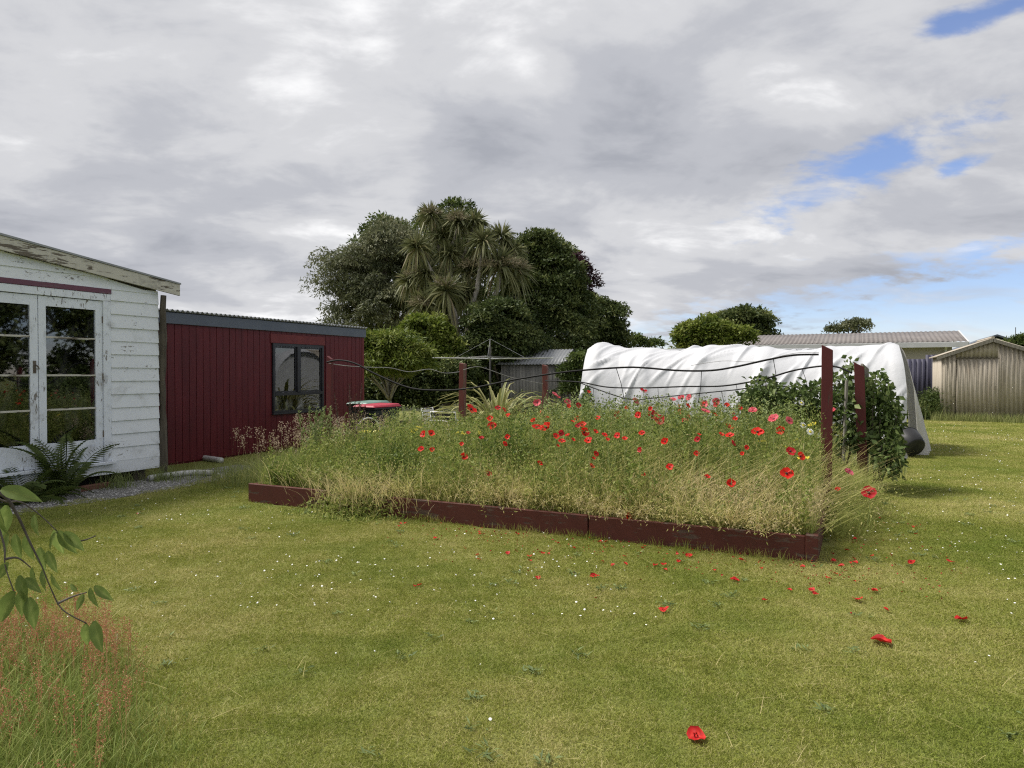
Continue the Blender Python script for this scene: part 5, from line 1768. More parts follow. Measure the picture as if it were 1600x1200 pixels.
def poppy(x, y, z, r, key, label, group, i, tilt=None):
    g0 = .14
    root = empty('poppy', (x, y, g0))
    tag(root, label, 'flower', group)
    hh = max(.04, z - g0)
    dx, dy = random.uniform(-.1, .1) * hh, random.uniform(-.1, .1) * hh
    root.location.x += dx; root.location.y += dy
    top = Vector((-dx, -dy, hh))
    MB().tube([(0, 0, 0), top * .5 + Vector((random.uniform(-.02, .02), random.uniform(-.02, .02), 0)), top], .0026, 5).build('stem', M['stem'], root)
    b = obj('bloom', BL[key][i % 4], root)
    b.location = top
    tl = tilt if tilt is not None else random.uniform(.45, 1.25)
    az = random.uniform(-2.6, -.5)
    # tip towards the south where the light is, some sideways
    b.rotation_euler = Matrix.Rotation(tl, 4, Vector((-math.sin(az), math.cos(az), 0))).to_euler()
    b.scale = (r, r, r)
    c = obj('centre', me_ctr, b)
    return root


RED = [(-0.71,12.23,0.95,0.088),(-0.3,9.75,0.95,0.04),(-0.24,8.49,0.95,0.042),(-0.33,7.69,0.87,0.028),(-1.0,8.02,0.89,0.036),(-0.91,7.97,0.9,0.036),(-1.03,8.03,0.72,0.029),(-0.53,7.78,0.66,0.039),(-0.26,7.65,0.5,0.034),(0.28,9.37,0.95,0.034),(0.28,8.2,0.95,0.044),(0.4,8.11,0.95,0.062),(0.45,7.31,0.93,0.03),(0.51,7.44,0.95,0.03),(0.51,7.28,0.88,0.03),(0.57,7.25,0.94,0.023),(0.88,9.62,0.95,0.043),(0.85,8.59,0.95,0.043),(0.79,8.49,0.95,0.027),(0.76,7.52,0.95,0.047),(0.77,7.15,0.9,0.035),(0.89,7.59,0.95,0.027),(0.94,7.22,0.95,0.026),(1.55,10.46,0.95,0.057),(1.06,7.14,0.95,0.029),(1.11,6.99,0.93,0.025),(1.36,7.44,0.95,0.027),(2.04,10.31,0.95,0.074),(1.98,9.49,0.95,0.06),(2.66,11.27,0.95,0.066),(2.47,10.02,0.95,0.045),(1.47,6.81,0.92,0.034),(1.51,6.79,0.68,0.031),(1.25,6.92,0.83,0.025),(0.29,7.39,0.64,0.027),(0.8,7.14,0.64,0.026),(0.84,7.12,0.77,0.026),(0.82,7.13,0.72,0.019),(1.76,6.74,0.95,0.024),(1.9,7.22,0.95,0.02),(2.15,7.29,0.95,0.026),(2.5,8.2,0.95,0.048),(2.19,7.14,0.95,0.035),(2.03,6.54,0.93,0.029),(2.14,6.48,0.9,0.02),(2.11,6.5,0.84,0.018),(2.6,7.52,0.95,0.054),(2.94,7.76,0.95,0.045),(2.48,6.32,0.88,0.037),(2.55,6.28,0.84,0.037),(2.45,6.33,0.68,0.048),(2.02,6.54,0.56,0.038),(1.10,6.72,0.22,0.031),(2.01,6.55,0.38,0.015),(1.28,6.91,0.59,0.019),(0.47,7.3,0.83,0.016),(0.95,7.06,0.92,0.019),(0.62,7.22,0.9,0.02),(3.42,6.80,.43,.055),(3.10,6.75,.47,.024)]
special = {0: 'large solitary red poppy in front of the faded post', 52: 'red poppy drooping over the front board of the bed', 58: 'dark red poppy leaning out over the grass at the bed\'s right side',
           59: 'small pale red poppy low at the right corner of the bed', 50: 'open red poppy left of the nearest red post, lowest of those beside it', 11: 'largest red poppy at the middle of the bed'}
for i, (x, y, z, r) in enumerate(RED):
    px = 800 + 1110 * x / y
    if i in special:
        lab, g_ = special[i], None
    elif px < 780:
        lab, g_ = 'red poppy in the left part of the bed, left of the yellow flax', 'red poppies at the left of the bed'
    elif px < 990:
        lab, g_ = 'red poppy in the crowded middle of the bed, left of the pink poppies', 'red poppies in the middle of the bed'
    elif px < 1110:
        lab, g_ = 'red poppy below the pink poppies in front of the white tunnel', 'red poppies before the tunnel'
    else:
        lab, g_ = 'red poppy in the long grass left of the nearest red post', 'red poppies near the tall post'
    poppy(x, y, z + .02, r * 1.3, 'dark' if (i % 5 == 3 or i in (58, 27)) else 'red', lab, g_, i, tilt=.8 if r > .06 else None)
rp = np.random.default_rng(777)
for i in range(34):
    a_ = rp.uniform(-4.4, -.5); b_ = .5 + 3.6 * rp.uniform() ** 1.2
    p_ = gw(a_, b_)
    z_ = .14 + float(bed_height(np.array([a_]), np.array([b_]))[0]) * rp.uniform(.92, 1.1)
    px = 800 + 1110 * p_.x / p_.y
    if px < 780: lab, g_ = 'x', 'red poppies at the left of the bed'
    elif px < 990: lab, g_ = 'x', 'red poppies in the middle of the bed'
    elif px < 1110: lab, g_ = 'x', 'red poppies before the tunnel'
    else: lab, g_ = 'x', 'red poppies near the tall post'
    poppy(p_.x, p_.y, z_, rp.uniform(.028, .046), 'dark' if i % 6 == 2 else 'red', lab, g_, i)
PINK = [(2.24,12.11,1.27,0.06),(1.96,11.34,1.12,0.056),(2.69,11.89,1.13,0.048),(2.82,11.82,1.15,0.053),(2.94,11.77,1.17,0.048),(2.78,10.25,1.12,0.051),(2.3,8.46,1.12,0.046),(3.25,11.34,1.12,0.056),(2.91,8.59,1.12,0.046),(2.59,7.01,1.12,0.047),(2.66,6.83,1.12,0.034),(3.85,8.55,1.11,0.045),(3.51,7.4,0.54,0.042),(0.39,10.87,1.12,0.054),(0.76,12.83,1.2,0.04),(0.82,12.8,1.14,0.04),(0.86,11.1,1.12,0.05)]
pl = {0: 'dark crimson double poppy, topmost of those before the tunnel', 12: 'bright pink poppy low behind the foot of the nearest post', 11: 'pink poppy between the two right hand posts'}
for i, (x, y, z, r) in enumerate(PINK):
    px = 800 + 1110 * x / y
    if i in pl: lab, g_ = pl[i], None
    elif px < 900: lab, g_ = 'pink poppy in front of the faded post by the small grey shed', 'pink poppies at the back of the bed'
    elif px < 1150: lab, g_ = 'pink double poppy standing up against the white tunnel', 'pink poppies before the tunnel'
    else: lab, g_ = 'coral pink poppy in front of the dome shaped vine', 'coral poppies before the vine'
    poppy(x, y, z + .02, r * 1.25, {0: 'dark', 12: 'hot'}.get(i, 'pink'), lab, g_, i)

me_y = MB()
for q in range(16):
    aa, rr_ = q * 2.4, .022 * math.sqrt(q)
    me_y.lathe([(0, 0), (.016, .0), (.013, .010), (0, .013)], 6, (rr_ * math.cos(aa), rr_ * math.sin(aa), .002 * (q % 3)))
me_y = me_y.mesh('flower_head', M['yellow_flower'])
YEL = [(2.92,8.3,0.8),(2.95,7.59,0.8),(3.81,9.0,0.95),(2.75,6.68,0.8),(3.29,8.3,0.8),(-1.37,9.87,0.8),(-1.36,10.45,0.8),(-1.35,10.96,0.8),(-0.72,9.55,0.8),(-0.65,9.45,0.8),(-0.44,9.45,0.8)]
for i, (x, y, z) in enumerate(YEL):
    r = empty('yellow_flower', (x, y, .14))
    if x > 0: tag(r, 'flat yellow flower head near the tall red post', 'flower', 'yellow flowers at the right')
    else: tag(r, 'flat yellow flower head below the white garden chairs', 'flower', 'yellow flowers at the left')
    MB().tube([(.02, 0, 0), (0, 0, z - .14)], .003, 5).build('stem', M['stem'], r)
    h_ = obj('flower_head', me_y, r)
    h_.location = (0, 0, z - .14)
    h_.rotation_euler = (random.uniform(.0, .55), random.uniform(-.35, .35), random.uniform(0, 6))
    s_ = .5 if i > 7 else .68
    h_.scale = (s_, s_, s_)
me_w = MB()
for q in range(14):
    a0 = q / 14 * 2 * math.pi
    c0, s0 = math.cos(a0), math.sin(a0)
    me_w.poly([(.008 * c0, .008 * s0, .004), (.026 * math.cos(a0 - .17), .026 * math.sin(a0 - .17), .006), (.036 * c0, .036 * s0, .001), (.026 * math.cos(a0 + .17), .026 * math.sin(a0 + .17), .006)])
me_w = me_w.mesh('petals', M['petal_white'], fix=False)
me_wc = MB().lathe([(.0, .010), (.008, .009), (.012, .004)], 8).mesh('centre', M['yellow_flower'])
WHT = [(3.87, 9.5, 1.20), (3.33, 8.12, 1.0), (3.04, 7.24, 1.0)]
wl = ['white daisy highest up in front of the vine left of the post', 'white daisy close beside the nearest red post', 'lowest white daisy left of the nearest red post']
for (x, y, z), lab in zip(WHT, wl):
    r = empty('daisy_flower', (x, y, .14))
    tag(r, lab, 'flower')
    MB().tube([(.02, 0, 0), (0, 0, z - .14)], .003, 5).build('stem', M['stem'], r)
    for me_, nm in ((me_w, 'petals'), (me_wc, 'centre')):
        h_ = obj(nm, me_, r)
        h_.location = (0, 0, z - .14)
        h_.rotation_euler = (1.0, 0, .2)
        h_.scale = (1.25,) * 3

# fallen petals
PETALS = [(-1.17,7.43,0.016),(-1.12,7.46,0.016),(-1.17,7.31,0.011),(-0.73,6.78,0.019),(-0.69,5.27,0.016),(-0.72,5.25,0.013),(-0.3,6.15,0.016),(-0.28,6.0,0.013),(-0.32,7.05,0.013),(-0.31,6.96,0.016),(0.05,6.96,0.021),(-0.04,6.21,0.019),(0.15,6.1,0.024),(0.15,5.96,0.016),(0.27,6.21,0.016),(0.32,6.19,0.013),(0.2,5.46,0.021),(0.43,6.58,0.014),(0.56,6.39,0.016),(0.64,5.5,0.027),(0.82,6.63,0.021),(0.88,6.63,0.016),(0.91,6.46,0.016),(1.21,6.48,0.013),(1.18,6.39,0.016),(1.18,5.82,0.022),(1.25,5.84,0.021),(1.23,5.69,0.016),(1.4,5.94,0.019),(1.53,6.12,0.026),(1.44,6.17,0.013),(0.97,6.1,0.013),(0.76,5.94,0.011),(0.83,5.82,0.016),(0.94,5.9,0.011),(0.94,5.86,0.016),(1.01,4.71,0.03),(1.7,5.4,0.024),(1.94,5.98,0.022),(1.62,5.67,0.013),(2.02,5.73,0.013),(2.37,5.77,0.019),(2.7,5.94,0.022),(2.7,5.8,0.021),(2.91,6.02,0.016),(2.86,5.9,0.021),(2.82,5.9,0.013),(2.44,5.46,0.016),(2.55,5.57,0.014),(3.33,5.9,0.026),(3.67,5.92,0.022),(3.27,6.75,0.016),(2.99,6.32,0.016),(3.11,6.12,0.016),(4.01,7.72,0.011),(2.6,5.37,0.013),(2.63,5.13,0.024),(2.41,4.93,0.029),(2.02,5.15,0.016),(2.18,5.15,0.021),(2.17,5.06,0.019),(1.76,4.92,0.016),(2.5,4.72,0.016),(2.88,4.53,0.032),(2.17,4.15,0.045),(0.8,3.06,0.035),(-4.2,7.96,0.013),(-4.21,8.04,0.011),(4.12,7.28,0.016),(3.97,6.96,0.016)]
pm = []
for s in range(6):
    r = np.random.default_rng(200 + s)
    V, F_, T_ = [(0, 0, .0)], [], [.5]
    ph1, ph2 = r.uniform(0, 6.3, 2)
    for v in range(1, 5):
        for u in range(14):
            an = u / 14 * 2 * math.pi
            rr_ = v / 4 * (1 + .12 * math.sin(2 * an + ph1) + .07 * r.normal())
            V.append((rr_ * math.cos(an) * 1.1, rr_ * math.sin(an) * .85, (v / 4) ** 2 * (.26 + .22 * math.sin(2 * an + ph2) + .10 * math.sin(5 * an + ph1)) + .05 * r.normal()))
            T_.append(r.uniform(.15, .9))
    tri = [(0, 1 + u, 1 + (u + 1) % 14) for u in range(14)]
    for v in range(3):
        for u in range(14):
            q, q2 = 1 + v * 14 + u, 1 + v * 14 + (u + 1) % 14
            F_.append((q, q2, q2 + 14, q + 14))
    pm.append(npmesh('fallen_petal', V, [np.array(tri), np.array(F_)], M['petal_fallen'], T_, smooth=True))
for i, (x, y, r) in enumerate(PETALS):
    o = obj('fallen_petal', pm[i % 6])
    o.location = (x, y, .020 + r * .15)
    o.rotation_euler = (random.uniform(-.1, .45), random.uniform(-.25, .25), random.uniform(0, 6.28))
    s_ = r * 1.2
    o.scale = (s_, s_, s_)
    if i == 65: lab, g_ = 'lone red petal nearest the camera on the open lawn', None
    elif i == 64: lab, g_ = 'large curled red petal on the lawn at the right', None
    elif i in (36,): lab, g_ = 'red petal on the lawn between the bed and the nearest petal', None
    elif x > 2.57: lab, g_ = 'fallen red poppy petal on the grass right of the bed corner', 'petals right of the bed corner'
    elif x < -.5: lab, g_ = 'fallen red poppy petal on the grass at the left', 'petals at the left of the lawn'
    else: lab, g_ = 'fallen red poppy petal on the grass in front of the bed', 'petals in front of the bed'
    tag(o, lab, 'petal', g_)

# ------------------------------------------------------------------ mown lawn
rng = np.random.default_rng(90)
tiles = {}
hidden = bpy.data.collections.new('lawn_tiles')


def lawn_tile(name, size, n, hlo, hhi, w, clover=0):
    c = Cloud()
    P = np.stack([rng.uniform(-size * .68, size * .68, n), rng.uniform(-size * .68, size * .68, n), np.zeros(n)], 1)
    t = np.clip(rng.beta(1.6, 1.6, n), 0, 1)
    c.blades(P, rng.uniform(hlo, hhi, n), rng.uniform(0, 6.3, n), rng.gamma(2, .28, n).clip(0, 1.3), w * rng.uniform(.7, 1.4, n), t, t, 2, lean=rng.uniform(0, .9, n))
    if clover:
        P = np.stack([rng.uniform(-size * .5, size * .5, clover), rng.uniform(-size * .5, size * .5, clover), rng.uniform(.008, .024, clover)], 1)
        D = rng.normal(size=(clover, 3)); D[:, 2] = np.abs(D[:, 2]) * .4
        c.leaves(P, D, .011, .010, rng.uniform(.1, .6, clover), roll=np.cross(D, np.array([[0, 0, 1.0]])))
    o = bpy.data.objects.new(name, c.mesh(name, M['lawn_blade']))
    return o


def scatter(name, label, tile_objs, P, rot, scl):
    col = bpy.data.collections.new(name + '_tiles')
    for t in tile_objs: col.objects.link(t)
    me = bpy.data.meshes.new(name)
    me.vertices.add(len(P))
    me.vertices.foreach_set('co', np.asarray(P, np.float32).ravel())
    for nm, arr, ty in (('rz', rot, 'FLOAT'), ('sc', scl, 'FLOAT'), ('ix', rng.integers(0, len(tile_objs), len(P)), 'INT')):
        at = me.attributes.new(nm, ty, 'POINT')
        at.data.foreach_set('value', np.asarray(arr, np.int32 if ty == 'INT' else np.float32))
    o = obj(name, me)
    ng = bpy.data.node_groups.new(name, 'GeometryNodeTree')
    ng.interface.new_socket('Geometry', in_out='INPUT', socket_type='NodeSocketGeometry')
    ng.interface.new_socket('Geometry', in_out='OUTPUT', socket_type='NodeSocketGeometry')
    gi, go = ng.nodes.new('NodeGroupInput'), ng.nodes.new('NodeGroupOutput')
    iop = ng.nodes.new('GeometryNodeInstanceOnPoints')
    ci = ng.nodes.new('GeometryNodeCollectionInfo')
    ci.inputs['Collection'].default_value = col
    ci.inputs['Separate Children'].default_value = True
    ci.inputs['Reset Children'].default_value = True

    def attr(nm, ty):
        q = ng.nodes.new('GeometryNodeInputNamedAttribute')
        q.data_type = ty
        q.inputs['Name'].default_value = nm
        return q.outputs[0]
    cx = ng.nodes.new('ShaderNodeCombineXYZ')
    ng.links.new(attr('rz', 'FLOAT'), cx.inputs[2])
    er = ng.nodes.new('FunctionNodeEulerToRotation')
    ng.links.new(cx.outputs[0], er.inputs[0])
    ng.links.new(gi.outputs[0], iop.inputs['Points'])
    ng.links.new(ci.outputs[0], iop.inputs['Instance'])
    iop.inputs['Pick Instance'].default_value = True
    ng.links.new(attr('ix', 'INT'), iop.inputs['Instance Index'])
    ng.links.new(er.outputs[0], iop.inputs['Rotation'])
    ng.links.new(attr('sc', 'FLOAT'), iop.inputs['Scale'])
    ng.links.new(iop.outputs[0], go.inputs[0])
    md = o.modifiers.new('scatter', 'NODES')
    md.node_group = ng
    tag(o, label, 'grass', kind='stuff')
    return o


def lawn_mask(x, y, margin):
    dx, dy = x - GX, y - GY
    a, b = dx * CS - dy * SN, dx * SN + dy * CS
    ok = ~((a > -6.5 - margin * .0) & (a < 0.0) & (b > 0.0) & (b < 5.6))
    ge = np.interp(b, [-5, -2.2, -.6, .6, 1.6, 2.5], [-8.5, -8.3, -8.15, -8.12, -8.4, -8.9])
    ok &= ~((a < ge) & (b < 2.6))
    ok &= a > -10.3
    ok &= ~((a > -6.0) & (a < 1.1) & (b > 9.2) & (b < 12))
    ok &= ~((a > 2.8) & (a < 5.8) & (b > 21.5))
    return ok


def lawn_ring(name, label, tiles_, step, y0, y1):
    ys = np.arange(y0, y1, step)
    X, Yv = [], []
    for y in ys:
        xs = np.arange(-.80 * y - 1.2, .80 * y + 1.2, step)
        X.append(xs); Yv.append(0 * xs + y)
    X, Yv = np.concatenate(X), np.concatenate(Yv)
    X = X + rng.uniform(-.1, .1, len(X)) * step; Yv = Yv + rng.uniform(-.1, .1, len(X)) * step
    ok = lawn_mask(X, Yv, 0)
    X, Yv = X[ok], Yv[ok]
    hv = np.array([mnoise.noise((x * .7, y * .7, 4)) + .8 * mnoise.noise((x * 2.3, y * 2.3, 9)) for x, y in zip(X, Yv)])
    scatter(name, label, tiles_, np.stack([X, Yv, 0 * X], 1), rng.integers(0, 4, len(X)) * math.pi / 2 + rng.uniform(-.3, .3, len(X)), 1.05 + .28 * hv)


near = [lawn_tile('turf_near_%d' % i, .36, 5600, .009, .030, .0023, 320) for i in range(5)]
mid = [lawn_tile('turf_mid_%d' % i, .6, 5600, .010, .034, .0042, 260) for i in range(4)]
far = [lawn_tile('turf_far_%d' % i, 1.2, 5600, .014, .04, .009, 160) for i in range(3)]
lawn_ring('lawn_grass', 'short mown yellow green grass of the near lawn', near, .36, 2.3, 7.4)
lawn_ring('lawn_grass', 'short mown grass of the lawn round the raised bed', mid, .6, 7.5, 14.5)
lawn_ring('lawn_grass', 'short mown grass of the far lawn', far, 1.2, 14.8, 30)

# longer grass the mower misses along the boards
fr_ = Cloud()
n = 5200
a = np.concatenate([rng.uniform(-6.6, .02, 3600), rng.normal(.06, .05, 1600)])
b = np.concatenate([-np.abs(rng.normal(.0, .045, 3600)) - .005, rng.uniform(-.05, 4.2, 1600)])
den = np_noise(a, b, 2.2, 6)
k = rng.uniform(size=n) < .06 + 1.2 * den
a, b = a[k], b[k]; n = len(a)
t = rng.uniform(.2, .6, n)
fr_.blades(gw_np(a, b, 0 * a), rng.uniform(.03, .13, n), rng.uniform(0, 6.3, n), rng.uniform(.1, .6, n), .0045, t, t + .1, 3)
o = fr_.build('edge_grass', M['lawn_blade'])
tag(o, 'longer grass fringe along the foot of the raised bed boards', 'grass', kind='stuff')

# flat weeds in the turf
lw = Cloud()
nw = 150
wx, wy = rng.uniform(-4.5, 6.5, nw), 2.6 + 7.5 * rng.uniform(0, 1, nw) ** .9
ok = lawn_mask(wx, wy, 0)
for x, y in zip(wx[ok], wy[ok]):
    n = rng.integers(7, 22)
    th = rng.uniform(0, 6.3, n)
    P = np.stack([x + rng.normal(0, .025, n), y + rng.normal(0, .025, n), rng.uniform(.008, .02, n)], 1)
    lw.leaves(P, np.stack([np.cos(th), np.sin(th), rng.uniform(.1, .5, n)], 1), rng.uniform(.02, .065, n), rng.uniform(.008, .018, n), np.clip(rng.normal(.25, .15, n), 0, .5), roll=np.tile(np.array([[0, 0, 1.0]]), (n, 1)) + rng.normal(size=(n, 3)) * .3)
o = lw.build('lawn_weeds', M['weed'])
tag(o, 'small flat leafy weeds growing through the mown lawn', 'weeds', kind='stuff')
# dry clippings left by the mower and shrivelled dark petals
dc = Cloud()
n = 900
x, y = rng.uniform(-4, 6, n), 2.6 + 7 * rng.uniform(0, 1, n)
ok = lawn_mask(x, y, 0); x, y = x[ok], y[ok]; n = len(x)
dc.blades(np.stack([x, y, rng.uniform(.02, .035, n)], 1), rng.uniform(.03, .09, n), rng.uniform(0, 6.3, n), rng.uniform(.6, 1.2, n), .003, .8, .9, 2, lean=2.0)
o = dc.build('dry_clippings', M['meadow'])
tag(o, 'dry grass clippings scattered on the mown lawn', 'clippings', kind='stuff')
sh = Cloud()
n = 320
a = rng.uniform(-3.8, .9, n); b = -np.abs(rng.normal(.28, .42, n)) - .03
a2 = rng.uniform(.05, 1.1, 80); b2 = rng.uniform(-.5, 2.2, 80)
a, b = np.concatenate([a, a2]), np.concatenate([b, b2]); n = len(a)
sh.leaves(gw_np(a, b, rng.uniform(.02, .034, n)), rng.normal(size=(n, 3)) * np.array([1, 1, .25]), rng.uniform(.010, .028, n), rng.uniform(.008, .018, n), rng.uniform(-.1, .25, n), fold=.4)
o = sh.build('shrivelled_petals', M['petal_fallen'])
tag(o, 'dark shrivelled petal scraps littering the grass below the bed', 'petal litter', kind='stuff')

# lawn daisies
n = 4400
X = np.concatenate([rng.uniform(-5, 6, 800), rng.uniform(3, 20, 3100), rng.uniform(-2, 4, 500)])
Yv = np.concatenate([2.6 + 7 * rng.uniform(0, 1, 800) ** .8, rng.uniform(6, 23, 3100), rng.uniform(4.5, 7.5, 500)])
ok = lawn_mask(X, Yv, 0) & (np_noise(X, Yv, .55, 2) + rng.normal(0, .25, n) > .02)
X, Yv = X[ok], Yv[ok]; n = len(X)
r = (rng.uniform(.0045, .0085, n) * np.interp(Yv, [8, 18], [1, 1.5]))[:, None]
C = np.stack([X, Yv, rng.uniform(.026, .044, n)], 1)
nrm = np.array([0, 0, 1.0]) + rng.normal(size=(n, 3)) * .35
nrm /= np.linalg.norm(nrm, axis=1, keepdims=True)
e1 = np.cross(nrm, np.array([0, 1.0, 0])); e1 /= np.linalg.norm(e1, axis=1, keepdims=True)
e2 = np.cross(nrm, e1)
rows = [C + nrm * r * .5]
for k_ in range(7):
    an = k_ / 7 * 2 * math.pi
    rows.append(C + (e1 * math.cos(an) + e2 * math.sin(an)) * r)
V = np.stack(rows, 1)
ii = np.arange(n)[:, None] * 8
Fd = np.concatenate([ii + np.array([[0, 1 + k_, 1 + (k_ + 1) % 7]]) for k_ in range(7)])
o = obj('lawn_daisies', npmesh('lawn_daisies', V.reshape(-1, 3), [Fd], M['daisy']))
tag(o, 'tiny white daisies and clover heads scattered through the lawn', 'daisies', kind='stuff')

# ------------------------------------------------------------------ sorrel patch in the near left corner
rng = np.random.default_rng(95); random.seed(95)
so = Cloud()
n = 22000
x = rng.uniform(-3.6, -1.15, n); y = rng.uniform(2.2, 4.35, n)
edge = np.interp(y, [2.2, 2.9, 3.3, 3.8, 4.3], [-1.15, -1.30, -1.55, -1.95, -2.5])
soft = rng.normal(0, .09, n)
k = x + soft < edge
x, y, edge = x[k], y[k], edge[k]; n = len(x)
inn = np.clip((edge - x) / .5, .25, 1)
so.blades(np.stack([x, y, 0 * x], 1), inn * rng.uniform(.10, .30, n), rng.uniform(0, 6.3, n), rng.uniform(.1, .7, n), rng.uniform(.003, .006, n), rng.uniform(.1, .4, n), rng.uniform(.05, .6, n), 4, lean=rng.uniform(0, .3, n))
n = 2700
x = rng.uniform(-3.6, -1.2, n); y = rng.uniform(2.3, 4.3, n)
edge = np.interp(y, [2.2, 2.9, 3.3, 3.8, 4.3], [-1.45, -1.55, -1.72, -2.0, -2.5])
dn = np_noise(x, y, 2.2, 8) + .35 * np.clip((-1.9 - x), -.5, 1)
k = (x < edge) & (rng.uniform(size=n) < .35 + dn)
x, y = x[k], y[k]; n = len(x)
hh = rng.uniform(.20, .36, n)
an = rng.uniform(0, 6.3, n)
P = np.stack([x, y, 0 * x], 1)
bend = rng.uniform(0, .15, n)
tips = so.blades(P, hh, an, bend, .0032, .6, .85, 3)
for j in range(34):
    t = rng.uniform(.52, 1.0, n)
    d = np.stack([np.cos(an), np.sin(an), 0 * an], 1)
    q = P + d * (hh * bend * t * t)[:, None] + np.array([0, 0, 1]) * (hh * (t - .42 * bend * t * t))[:, None] + rng.normal(size=(n, 3)) * np.array([.006, .006, .002])
    so.leaves(q, rng.normal(size=(n, 3)) * .7 + np.array([0, 0, .5]), .0075, .005, np.clip(rng.normal(.82, .13, n), .5, 1))
o = so.build('sorrel_patch', M['sorrel'])
tag(o, 'unmown corner of long grass and red sorrel spikes', 'long grass', kind='stuff')

# ------------------------------------------------------------------ drooping branch of a young cherry just outside the left edge
BT = empty('cherry_tree', (-2.35, 1.75, 0))
tag(BT, 'drooping leafy cherry branch hanging in at the left edge', 'tree')
bo = Vector((-2.35, 1.75, 0))
W = lambda px, py, Y: view(px, py, Y) - bo
MB().tube(spline([(0, 0, -.03), (.02, .02, .7), (-.02, .0, 1.4), (.03, .03, 2.2)], 5), [.05 - .0015 * i for i in range(16)], 9).build('trunk', M['twig'], BT, smooth=True)
tw = MB()
branches = [
    [(.0, .0, 1.45), W(-170, 700, 1.80), W(-60, 742, 1.82), W(0, 772, 1.84), W(22, 800, 1.85), W(45, 850, 1.86), W(62, 885, 1.86), W(78, 925, 1.87), W(95, 955, 1.87), W(132, 976, 1.88)],
    [W(-60, 742, 1.82), W(0, 782, 1.92), W(30, 785, 1.95), W(60, 805, 1.97), W(86, 830, 1.98)],
    [W(86, 945, 1.87), W(110, 934, 1.9), W(133, 927, 1.92)],
    [W(-100, 725, 1.81), W(-20, 800, 1.75), W(3, 850, 1.74), W(5, 885, 1.73), W(18, 925, 1.73)],
    [W(4, 875, 1.74), W(25, 873, 1.76), W(45, 888, 1.78)],
    [W(86, 832, 1.98), W(120, 846, 2.02), W(148, 838, 2.05)],
]
for i, bpts in enumerate(branches):
    sp_ = spline(bpts, 5)
    r0 = .0085 if i == 0 else .0035
    m_ = len(sp_)
    tw.tube(sp_, [max(.0016, r0 * (1 - t / m_) ** (1.5 if i == 0 else .6)) for t in range(m_)], 6)
tw.build('branch', M['twig'], BT, smooth=True)


def leaf_mesh(seed):
    r = np.random.default_rng(seed)
    V, F_, T_ = [], [], []
    nv, nu = 9, 5
    for v in range(nv):
        t = v / (nv - 1)
        w = .20 * math.sin(math.pi * min(1, t * .93 + .04) ** .85) * (1 - .3 * t)
        if v == nv - 1: w = .004
        for u in range(nu):
            uu = u / (nu - 1) * 2 - 1
            V.append((uu * w, t, .10 * abs(uu) * (w / .24) - .16 * t * t + .012 * math.sin(t * 18) * abs(uu)))
            T_.append(.42 + .15 * r.normal() * .4 + (.22 if u == 2 else 0))
    for v in range(nv - 1):
        for u in range(nu - 1):
            q = v * nu + u
            F_.append((q, q + 1, q + nu + 1, q + nu))
    return npmesh('leaf', V, [F_], M['lf_cherry'], T_, smooth=True)


lm = [leaf_mesh(300 + i) for i in range(4)]
# stalk end, distance, direction in the picture plane (right, up), length
LV = [(0, 765, 1.78, .9, -.25, .085), (8, 790, 1.78, -.1, -1, .075), (-8, 775, 1.76, .2, -1, .09), (52, 805, 1.86, .3, -.9, .05), (22, 835, 1.86, .15, -1, .06), (38, 838, 1.87, .2, -1, .062), (12, 835, 1.86, -.2, -1, .055),
      (84, 828, 1.98, .1, -1, .07), (90, 830, 1.98, .55, -.8, .07), (98, 832, 1.98, .7, -.7, .065), (86, 832, 1.97, -.4, -.9, .05), (60, 856, 1.87, .2, -1, .055), (72, 862, 1.88, .45, -.9, .055), (66, 890, 1.88, .15, -1, .05), (78, 898, 1.88, .4, -.9, .05),
      (28, 900, 1.75, .3, -.95, .06), (48, 888, 1.78, .1, -1, .045), (20, 925, 1.73, -.5, -.85, .085), (28, 925, 1.74, .1, -1, .055), (42, 935, 1.75, .25, -1, .07), (36, 905, 1.76, .8, -.5, .05),
      (138, 920, 1.92, .4, -.85, .05), (145, 917, 1.92, .75, -.6, .055), (128, 930, 1.92, -.3, -.9, .04), (118, 925, 1.91, -.5, .3, .03), (131, 976, 1.88, -.05, -1, .058), (144, 972, 1.88, .35, -.95, .075), (-30, 800, 1.76, .3, -1, .09), (-15, 850, 1.74, -.2, -1, .08), (-40, 760, 1.8, .2, -1, .08), (10, 880, 1.73, -.6, -.8, .05)]
for i, (px, py, Y, dx, dz, ln) in enumerate(LV):
    o = obj('leaf', lm[i % 4], BT)
    o.location = W(px, py, Y)
    d = Vector((dx, random.uniform(-.45, .25), dz)).normalized()
    up = Vector((random.uniform(-.7, .7), -1.0, random.uniform(.1, .8)))
    xax = d.cross(up).normalized()
    zax = xax.cross(d).normalized()
    o.rotation_euler = Matrix((xax, d, zax)).transposed().to_euler()
    o.scale = (ln * 1.3, ln * 1.15, ln * 1.15)


